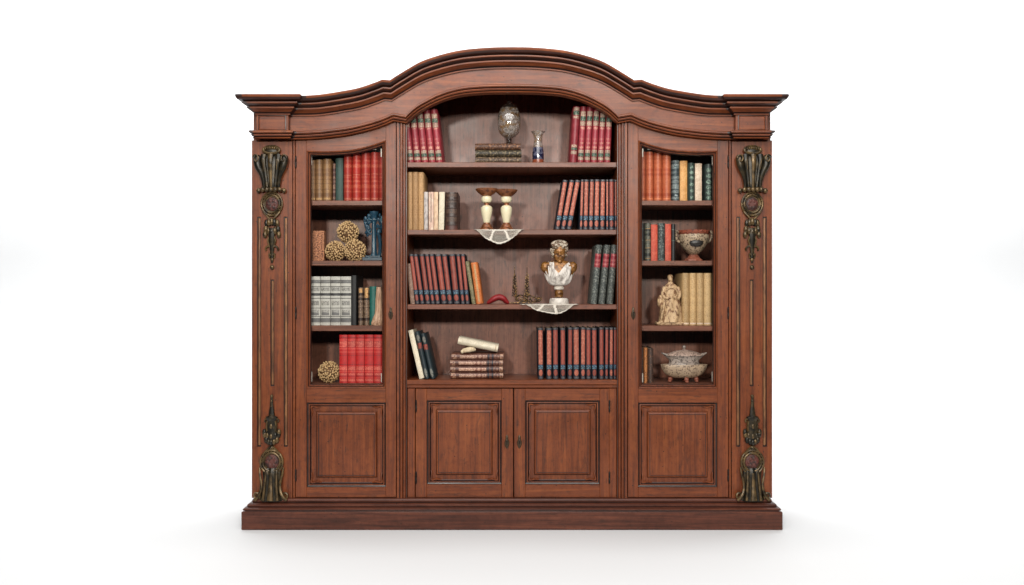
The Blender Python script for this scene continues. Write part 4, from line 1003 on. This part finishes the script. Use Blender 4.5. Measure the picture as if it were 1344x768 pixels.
# body: one continuous skin - torso, shoulders, neck, head with features (fused by a voxel remesh)
mb=MB()
rows=[(374.4,6,.022),(372.4,11.5,.036),(366,15.4,.044),(360,19,.048),(354,21.5,.046),(349,22.5,.042),(345.5,20,.036),(343.5,13,.030),(342,7.5,.027)]
n=28; vs=[]
for py,w,d in rows:
    for k in range(n): a=2*pi*k/n; vs.append((q(w)*cos(a),d*sin(a)*(1.0 if sin(a)<0 else .7),Z(py,y)-bz))
fs=[(i*n+k,i*n+(k+1)%n,(i+1)*n+(k+1)%n,(i+1)*n+k) for i in range(len(rows)-1) for k in range(n)]+[list(range(n))[::-1],[(len(rows)-1)*n+k for k in range(n)]]
mb.add(vs,fs)
for s in (1,-1): mb.ell(B(733.6+s*18.5,350.5,0),q(5.6),.030,q(7.2),14,10)
mb.tube([B(733.6,346,.004),B(733.6,338,0),B(733.8,332,-.004)],[.029,.0235,.024],14)
hx,hy=734.0,333.0
mb.ell(B(hx,hy-3,-.004),.0375,.045,.050,20,14)                       # skull
mb.ell(B(hx,hy+6.0,-.016),.027,.031,.027,16,10)                      # jaw
mb.ell(B(hx,hy+10.6,-.036),.011,.011,.009,10,8)                     # chin
mb.tube([B(hx,hy-2.4,-.044),B(hx,hy+1.6,-.054),B(hx,hy+2.8,-.0545)],[.0045,.0068,.0075],8)   # nose
for s in (1,-1):
    mb.tube([B(hx+s*1.2,hy-3.0,-.0465),B(hx+s*3.8,hy-3.8,-.0445),B(hx+s*6.2,hy-2.6,-.036)],[.0036,.0042,.0034],7)  # brow
    mb.ell(B(hx+s*3.6,hy-1.2,-.0410),.0058,.0045,.0036,8,6)          # eyelid
    mb.ell(B(hx+s*9.2,hy,.002),.005,.010,.013,8,6)                   # ear
    mb.ell(B(hx+s*4.6,hy+3.6,-.034),.010,.010,.010,8,6)              # cheek
mb.ell(B(hx,hy+5.6,-.0465),.0085,.0042,.0022,8,6); mb.ell(B(hx,hy+7.0,-.0455),.0075,.0042,.0026,8,6)    # lips
o=mb.build('body',goldp,e); rm=o.modifiers.new('fuse','REMESH'); rm.mode='VOXEL'; rm.voxel_size=.0022; rm.use_smooth_shade=True
sm=o.modifiers.new('soft','SMOOTH'); sm.factor=.5; sm.iterations=1
mb=MB()
for k in range(120):
    u=R.uniform(-1,1); a=R.uniform(0,2*pi); py=hy-3-12.2*u*.95; rr=sqrt(max(0,1-u*u*.9))
    dx,dyy=cos(a)*rr,sin(a)*rr
    if dyy<-.1 and py>hy-7.5 and abs(dx)<.75: continue
    if py>hy+6: continue
    mb.ell(B(hx+dx*10.2,py,-.002+dyy*.046),.0088+R.uniform(-.002,.002),.0085,.0080+R.uniform(-.0015,.002),8,6)
for k in range(11):
    a=-1.2+2.4*k/10; mb.ell(B(hx+9.6*sin(a),hy-10.6-5.6*cos(a)*.9,-.022),.0095,.011,.0095,9,7)
    mb.ell(B(hx+8.6*sin(a)*.9,hy-9.2-2.2*cos(a),-.042),.0085,.008,.0075,9,7)
mb.build('hair',hairm,e)
# drape: left strap, chest folds
mb=MB()
rows=[(375,6.4,.026),(373.6,11,.040),(369.5,14.8,.047),(363,17.4,.053),(357,18.6,.053),(351,17.6,.050),(346,15.5,.043),(343.5,13,.036)]
rw=list(rows); rows=[tuple(p) for p in smoothcurve(rows,5)]
n=96; vs=[]; keep=[]
for py,w,d in rows:
    for k in range(n):
        a=2*pi*k/n; px=w*cos(a); fo=1+.045*sin(9*a+ (py-343)*.16)+.03*sin(17*a-(py)*.22)
        vs.append((q(px)*fo,d*sin(a)*(1.06 if sin(a)<0 else .78)*fo,Z(py,y)-bz))
def neckline(px,py):      # V of bare chest between the straps
    return py<358.5-abs(px+.8)**1.25*(.66 if px<-.8 else .52)
fs=[]
for i in range(len(rows)-1):
    for k in range(n):
        a=2*pi*(k+.5)/n; w=(rows[i][1]+rows[i+1][1])/2; px=w*cos(a); py=(rows[i][0]+rows[i+1][0])/2
        if sin(a)<0 and neckline(px,py): continue
        fs.append((i*n+k,i*n+(k+1)%n,(i+1)*n+(k+1)%n,(i+1)*n+k))
mb.add(vs,fs)
def onchest(px,py,extra=.0):
    r_=rw
    for (p0,w0,d0),(p1,w1,d1) in zip(r_,r_[1:]):
        if p1<=py<=p0: f=(py-p1)/(p0-p1); w=w1+(w0-w1)*f; d=d1+(d0-d1)*f; break
    else: w,d=r_[-1][1],r_[-1][2]
    u=max(-.97,min(.97,px/w)); return (q(px),-d*1.06*sqrt(1-u*u)-extra,Z(py,y)-bz)
for k in range(7):      # diagonal folds from the right shoulder
    x0=12.5-.6*k; pts=[onchest(x0-.2*k,345+.6*k,.003),onchest(10.5-2.2*k,353+1.6*k,.004),onchest(5.5-2.6*k+3,361+1.3*k,.004),onchest(-1.5-1.0*k+4,368+.7*k,.003)]
    mb.tube(smoothcurve(pts,4),[.0022+.0012*sin(pi*i/12) for i in range(13)],7)
for k in range(4):      # strap folds on the left
    mb.tube(smoothcurve([onchest(-13.6+2.0*k,344.6,.002),onchest(-13.8+2.1*k,353,.003),onchest(-12.6+2.0*k,362,.004),onchest(-9.8+1.6*k,369.6,.003)],4),.0040,8)
mb.build('drape',drapem,e,60)

# ------------------------------------------------------------------ left bay: carved block, twig balls, blue column
y=.075; z0=ZS['L2']
terr=speck('carved_terracotta',srgb(166,112,80),srgb(96,56,40),(1,1,1),150,.5,.58,.65,.8)
mb=MB(); a,b=X(410.6,y),X(425.0,y); H=Z(303,y)-z0; mb.box(a,b,y,y+.045,z0+.0005,z0+H,.002)
for j in range(9):
    for i in range(3):
        cx_=a+(b-a)*(i+.5)/3; cz_=z0+H*(j+.6)/9.4
        mb.tube([(cx_+.0065*cos(k*pi/4),y-.0005,cz_+.009*sin(k*pi/4)) for k in range(8)],.0022,6,closed=True); mb.ell((cx_,y,cz_),.0028,.003,.0034,6,5)
for xx in (a+.001,b-.001): mb.tube([(xx,y,z0+.004),(xx,y,z0+H)],.0026,6)
tag(mb.build('carved_block',terr),'upright carved terracotta block beside the golden balls, left bay','ornament')
ballm=plain('golden_dried_buds',srgb(180,146,102),.65,0,.3,140)
ballc=plain('dark_ball_core',srgb(96,66,38),.8)
def ball(px,py,r,label,z0,y,zc=None,grp='golden balls of dried buds'):
    c=(X(px,y),y,zc if zc is not None else z0+U(r,y)); e=empty('bud_ball',(c[0],c[1],c[2]-U(r,y)),label,'decorative ball',grp); rr=U(r,y)
    mb=MB(); mb.ell((0,0,rr),rr*.86,rr*.86,rr*.86,20,12); mb.build('core',ballc,e)
    mb=MB(); N=210; dirs=[]
    for k in range(N):        # best-candidate scatter
        best=None
        for c_ in range(9):
            zz=R.uniform(-1,1); th=R.uniform(0,2*pi); ra=sqrt(1-zz*zz); v=(ra*cos(th),ra*sin(th),zz)
            dd=min([sum((a-b)**2 for a,b in zip(v,w_)) for w_ in dirs] or [9])
            if best is None or dd>best[0]: best=(dd,v)
        dirs.append(best[1])
    for vx,vy,zz in dirs:
        th=atan2(vy,vx); ra=sqrt(max(0,1-zz*zz)); f=rr*R.uniform(.93,1.02); s=rr*R.uniform(.075,.105)
        mb.ell((f*ra*cos(th),f*ra*sin(th),rr+f*zz),s,s,s*1.1,6,5)
    mb.build('buds',ballm,e)
    return c
ball(440.2,326,13.0,'golden bud ball at the lower left of three piled balls, beside carved block',z0,.11)
ball(466.0,328,13.8,'golden bud ball at the lower right of three piled balls, nearest the blue ornament',z0,.10)
y=.115; ball(456.6,304.6,13.6,'golden bud ball resting on top of the two lower balls, left bay',z0,.125,Z(304.6,.125))
blu=speck('deep_blue_glaze',srgb(25,53,70),srgb(40,76,94),(1,1,1),60,.55,.7,.3,.1)
bluL=plain('worn_blue_edge',srgb(74,104,114),.3,0,.2,80)
y=.085; e=empty('blue_column_ornament',(X(491,y),y,z0+.0005),'deep blue glazed column ornament with leafy sides on a square base','ornament')
K=lambda px,py,dy=0:(X(px,y)-X(491,y),dy,Z(py,y)-z0-.0005)
mb=MB(); a,b=K(476.6,0)[0],K(502.5,0)[0]; mb.box(a,b,-.03,.05,0,U(4.6,y),.002); mb.box(a+.014,b-.010,-.022,.042,U(4.6,y),U(7,y),.002); mb.build('base',blu,e)
mb=MB(); mb.lathe([(U(5.4),U(7)),(U(4.4),U(9)),(U(3.6),U(12)),(U(3.2),U(30)),(U(3.0),U(50)),(U(3.8),U(53)),(U(4.6),U(55))],(0,0,0),20,mod=lambda a,z:1-.06*abs(sin(5*a))); mb.build('column',blu,e)
mb=MB(); mb.lathe([(U(4.4),U(55)),(U(4.2),U(58)),(U(5.4),U(61)),(U(6.0),U(64)),(U(6.2),U(66)),(U(4),U(66.2))],(0,0,0),20); mb.build('capital',blu,e)
mb=MB(); mb.tube([K(490.6,333,-.0135),K(490.6,289,-.0125)],.0014,6); mb.tube([K(490.6-4,288.6,-.014),K(490.6+4,288.6,-.014)],.0014,6); mb.build('worn_edge',bluL,e)
for s in (1,-1):
    mb=MB()
    for k in range(26):
        t=k/25; px=491+s*(5+R.uniform(0,7.5)*(1-.35*abs(t-.4))); py=284+t*22+R.uniform(-2,2)
        mb.ell(K(px,py,R.uniform(-.014,.012)),U(R.uniform(1.6,2.6)),.008,U(R.uniform(2,3.4)),8,6,mi=1 if (k%7==0) else 0)
    mb.tube(smoothcurve([K(491+s*4,308,0),K(491+s*8,304,-.004),K(491+s*11,296,-.004),K(491+s*12.5,288,0)],4),U(1.8),8)
    if s==1: mb.tube(smoothcurve([K(491+7,336,0),K(491+8,322,.004),K(491+6.5,308,0)],4),U(2.4),8)
    mb.build('leaf_cluster',[blu,bluL],e)
# pale shell figurine on third shelf
z0=ZS['L3']; y=.085
shm=speck('pale_shell',srgb(176,140,114),srgb(140,100,78),(3,1,.4),60,.5,.66,.5,.4)
mb=MB(); hts=[(0,9.5),(4,9.3),(8,8),(14,5.6),(22,4.6),(34,4.2),(44,3.8),(50,3.0)]
mb.lathe([(U(r,y),U(z,y)) for z,r in hts],(X(497.4,y),y,z0+.0005),30,sy=.75,mod=lambda a,z:1+.07*cos(9*a)+.05*cos(14*a+z*90))
for k in range(9): mb.ell((X(489.4+2*k,y),y-.028+.003*abs(k-4),z0+U(3+ (k%3),y)),U(1.6),.006,U(2.8),8,6)
tag(mb.build('shell_figurine',shm),'tall pale pinkish shell-like figurine in front of the teal book','figurine')
ball(431.8,490.8,13.6,'single golden bud ball beside the scarlet books, bottom of left bay',ZS['L4'],.10,None)

# ------------------------------------------------------------------ right bay: footed bowl, robed statue, tureen
z0=ZS['L2']; y=.11
cer=speck('speckled_stoneware',srgb(162,140,116),srgb(72,54,42),(1,1,1),120,.5,.6,.55,.3); rimm=speck('red_brown_rim',srgb(132,66,46),srgb(80,40,30),(1,1,1),130,.5,.62,.5,.3)
footm=plain('terracotta_foot',srgb(126,70,52),.55,0,.3,70); darkm=plain('dark_oval',srgb(34,30,28),.4)
e=empty('footed_bowl',(X(910.4,y),y,z0+.0005),'ornate speckled footed bowl with red rim and dark oval medallion','bowl'); q=lambda n:U(n,y)
mb=MB(); mb.lathe([(q(11.5),0),(q(11.2),q(2)),(q(8),q(4.2)),(q(6.4),q(6.4)),(q(5.2),q(8.4))],(0,0,0),32,mod=lambda a,z:1+.06*cos(8*a)); mb.build('foot',footm,e)
mb=MB(); mb.lathe([(q(5.2),q(8.3)),(q(9),q(11)),(q(13.5),q(16)),(q(17.2),q(22)),(q(19.4),q(28)),(q(20),q(32)),(q(18.8),q(35))],(0,0,0),40,cap=False,mod=lambda a,z:1+.018*cos(16*a)); mb.build('bowl',cer,e,50)
mb=MB(); mb.lathe([(q(18.9),q(34.6)),(q(20),q(36)),(q(20.4),q(39.6)),(q(19.4),q(40.2)),(q(18.4),q(38)),(q(17),q(33))],(0,0,0),40,cap=False,mod=lambda a,z:1+.03*cos(20*a)); mb.build('rim',rimm,e,50)
mb=MB(); mb.ell((0,-q(15.8),q(23.0)),q(9),q(4.0),q(5.2),20,12); mb.build('medallion',darkm,e)
for s in (1,-1):
    mb=MB(); mb.tube(smoothcurve([(s*q(19),0,q(37)),(s*q(22.4),-.004,q(38.5)),(s*q(23.6),-.004,q(33)),(s*q(21.5),-.002,q(27)),(s*q(18.5),0,q(25))],4),q(1.7),8); mb.build('handle',cer,e)
# statue
z0=ZS['L3']; y=.10
stm=speck('carved_ivory_stone',srgb(176,146,112),srgb(110,76,52),(1,1,.5),90,.50,.64,.6,.6)
e=empty('statue',(X(878.6,y),y,z0+.0005),'small carved ivory statue of a robed figure beside the cream books','statue'); q=lambda n:U(n,y)
Q=lambda px,py,dy=0:(X(px,y)-X(878.6,y),dy,Z(py,y)-z0-.0005)
mb=MB(); mb.box(Q(861,0)[0],Q(895.4,0)[0],-.042,.042,0,q(4.2),.004)
for k in range(6): mb.ell(Q(862.5+2.2*k,424.4-(k%3),-.034),q(2.4),.012,q(2.2),8,6)
mb.build('base',stm,e)
mb=MB(); rows=[(423,14.6,.85,879.6),(416,14.2,.82,880.2),(408,13.8,.78,880.0),(400,13.4,.74,879.6),(393,12.6,.72,879.4),(387,11.6,.70,879.6),(381,10.8,.66,880.4),(377,8.8,.66,880.6),(374,6.6,.66,880.4),(372,3.6,.9,880),(370,2.9,1,879.8)]
n=60; vs=[]
for py,w,dd,cx_ in rows:
    for k in range(n):
        a=2*pi*k/n; am=max(0,min(1,(py-376)/20)); fo=1+am*(.085*sin(7*a+py*.16)+.05*sin(15*a-py*.26))
        vs.append((X(cx_,y)-X(878.6,y)+q(w)*cos(a)*fo,q(w)*dd*sin(a)*fo,Z(py,y)-z0))
mb.add(vs,[(i*n+k,i*n+(k+1)%n,(i+1)*n+(k+1)%n,(i+1)*n+k) for i in range(len(rows)-1) for k in range(n)]+[list(range(n))[::-1],[(len(rows)-1)*n+k for k in range(n)]])
mb.ell(Q(879.8,366.2,-.002),q(3.3),.0145,q(4.6),16,12); mb.ell(Q(879.6,367.6,-.0145),.0026,.004,.004,6,5)
mb.ell(Q(879.8,363.8,.002),q(3.8),.017,q(3.6),14,10)      # hair / veil
for s,p in ((1,[(888.4,377.5,-.004),(891.2,385,-.014),(888.6,391.6,-.030),(881.6,388.6,-.042)]),(-1,[(872.4,377.6,-.004),(869.4,385,-.016),(871.6,391,-.032),(878.6,390,-.042)])):
    mb.tube(smoothcurve([Q(*v) for v in p],5),[q(3.0-.08*i) for i in range(16)],10)
mb.tube([Q(880+7.6*cos(a),385+7.4*sin(a),-.030) for a in [2*pi*k/20 for k in range(20)]],q(1.1),7,closed=True)
for k in range(6): mb.tube(smoothcurve([Q(869+k*1.0,392+k*2.0,-.024-.003*k),Q(876+k*.8,401+k*2.6,-.038),Q(886+k*.5,404+k*2.4,-.034),Q(891.6,398+k*3,-.014)],4),q(1.0),6)
mb.tube(smoothcurve([Q(871,389,-.022),Q(870.4,400,-.030),Q(867.6,412,-.034),Q(866.2,422,-.03)],4),q(1.6),7)
mb.tube(smoothcurve([Q(867.6,388,-.01),Q(866,397,-.012),Q(868,404,-.012)],4),[q(v) for v in (3,3.6,4,4.2,4.2,4,3.6,3,2.4)],9)
o=mb.build('robed_figure',stm,e,60)
# tureen
z0=ZS['L4']; y=.10
pew=speck('grey_speckled_glaze',srgb(146,132,124),srgb(84,74,70),(1,1,1),110,.5,.62,.4,.3); cre=speck('cream_speckled_glaze',srgb(172,148,124),srgb(100,78,64),(1,1,1),110,.53,.64,.45,.3)
e=empty('tureen',(X(897.8,y),y,z0+.0005),'lidded boat shaped speckled tureen on small terracotta feet, right bay bottom','tureen'); q=lambda n:U(n,y)
lob=lambda a,z:1+.035*abs(cos(5*a))
mb=MB(); mb.lathe([(q(12),q(5.6)),(q(18),q(7)),(q(24),q(11)),(q(28),q(17)),(q(30),q(23)),(q(29.2),q(23.6)),(q(24),q(21.6)),(q(18),q(22))],(0,0,0),50,sy=.42,mod=lob); mb.build('bowl',cre,e,50)
mb=MB(); mb.lathe([(q(21),q(21.6)),(q(19.4),q(26)),(q(19.6),q(30)),(q(22),q(33)),(q(24.4),q(35)),(q(21),q(36))],(0,0,0),44,sy=.55,mod=lambda a,z:1+.02*cos(12*a)); body=mb.build('body',pew,e,50)
for s in (1,-1):
    mb=MB(); mb.tube(smoothcurve([(s*q(17),0,q(30.6)),(s*q(22),-.004,q(35)),(s*q(26),-.002,q(37)),(s*q(29.6),0,q(38.6))],4),[q(3.2-.2*i) for i in range(13)],9,flat=1.6); mb.build('handle',pew,e)
mb=MB(); mb.lathe([(q(24.6),q(35.2)),(q(22),q(37.4)),(q(15),q(40)),(q(8),q(41.8)),(q(3),q(42.6)),(q(1.6),q(43.2))],(0,0,0),40,sy=.58,mod=lambda a,z:1+.015*cos(10*a)); lid=mb.build('lid',speck('greyed_pink_glaze',srgb(164,140,128),srgb(104,86,78),(1,1,1),110,.48,.6,.42,.3),e,50)
mb=MB(); mb.lathe([(q(1.4),q(42.6)),(q(1.6),q(44)),(q(2.6),q(46)),(q(2.2),q(47.8)),(.0006,q(48.8))],(0,0,0),16); mb.build('finial',pew,lid)
mb=MB()
for s in (1,-1): mb.tube(smoothcurve([(0,-q(10.5),q(26.4)),(s*q(6),-q(10.2),q(27.4)),(s*q(12),-q(8),q(30.4)),(s*q(17),-q(5),q(33.6))],4),q(.9),6)
mb.build('garland',pew,body)
for px,dy in ((-18,0),(1,-.045),(15.5,-.01),(1,.04)):
    mb=MB(); mb.ell((q(px),dy,q(4.4)),q(3.2),q(3.0),q(3.2),12,8); mb.ell((q(px+(-1 if px<0 else .4)),dy-.004,q(1.7)),q(2.6),q(2.8),q(1.7),12,8); mb.build('foot',footm,e)

# ------------------------------------------------------------------ lamps, world, camera
def area(name,loc,target,sx,sy,power,col=(1,1,1)):
    l=bpy.data.lights.new(name,'AREA'); l.shape='RECTANGLE'; l.size=sx; l.size_y=sy; l.energy=power; l.color=col
    o=bpy.data.objects.new(name,l); COL.objects.link(o); o.location=loc
    from mathutils import Vector
    d=Vector(target)-Vector(loc); o.rotation_euler=d.to_track_quat('-Z','Y').to_euler(); return o
area('key_lamp',(-1.28,-6.4,2.85),(0,0,1.2),.45,.45,205,(1,.955,.88))
area('second_key_lamp',(1.28,-6.4,2.85),(0,0,1.2),.45,.45,164,(1,.955,.88))
area('front_fill',(0,-4.0,3.9),(0,-.2,1.6),5.0,1.4,115,(1,.985,.97))  # added unseen lamp, lends the upper wood its pale sheen
area('overhead_fill',(0,.2,8.5),(0,.2,0),8.0,1.4,270)  # added unseen lamp, whitens the floor and shapes the plinth's contact shadow
area('cornice_fill',(0,-1.15,3.1),(0,-.6,1.6),3.2,.4,34)  # added unseen lamp, lifts the cornice and frieze
area('background_fill',(0,2.7,4.6),(0,4.2,1.0),15,1.2,520)  # added unseen lamp, keeps the paper behind the bookcase white
w=bpy.data.worlds.new('World'); sc.world=w; w.use_nodes=True
w.node_tree.nodes['Background'].inputs[0].default_value=(1,1,1,1); w.node_tree.nodes['Background'].inputs[1].default_value=.04
cam=bpy.data.cameras.new('camera'); co=bpy.data.objects.new('camera',cam); COL.objects.link(co)
co.location=(0,-D,CZ); co.rotation_euler=(pi/2,0,0); cam.sensor_width=36; cam.lens=36*D/(1344*S); cam.clip_end=100; cam.clip_start=.05
sc.camera=co
vs_=sc.view_settings; vs_.view_transform='Standard'; vs_.look='None'; vs_.exposure=0; vs_.gamma=1
sc.cycles.use_denoising=True
try: sc.cycles.denoiser='OPENIMAGEDENOISE'; sc.cycles.denoising_input_passes='RGB_ALBEDO_NORMAL'
except Exception: pass
sc.cycles.max_bounces=8; sc.cycles.transparent_max_bounces=16; sc.cycles.caustics_reflective=False; sc.cycles.caustics_refractive=False
sc.cycles.sample_clamp_indirect=6
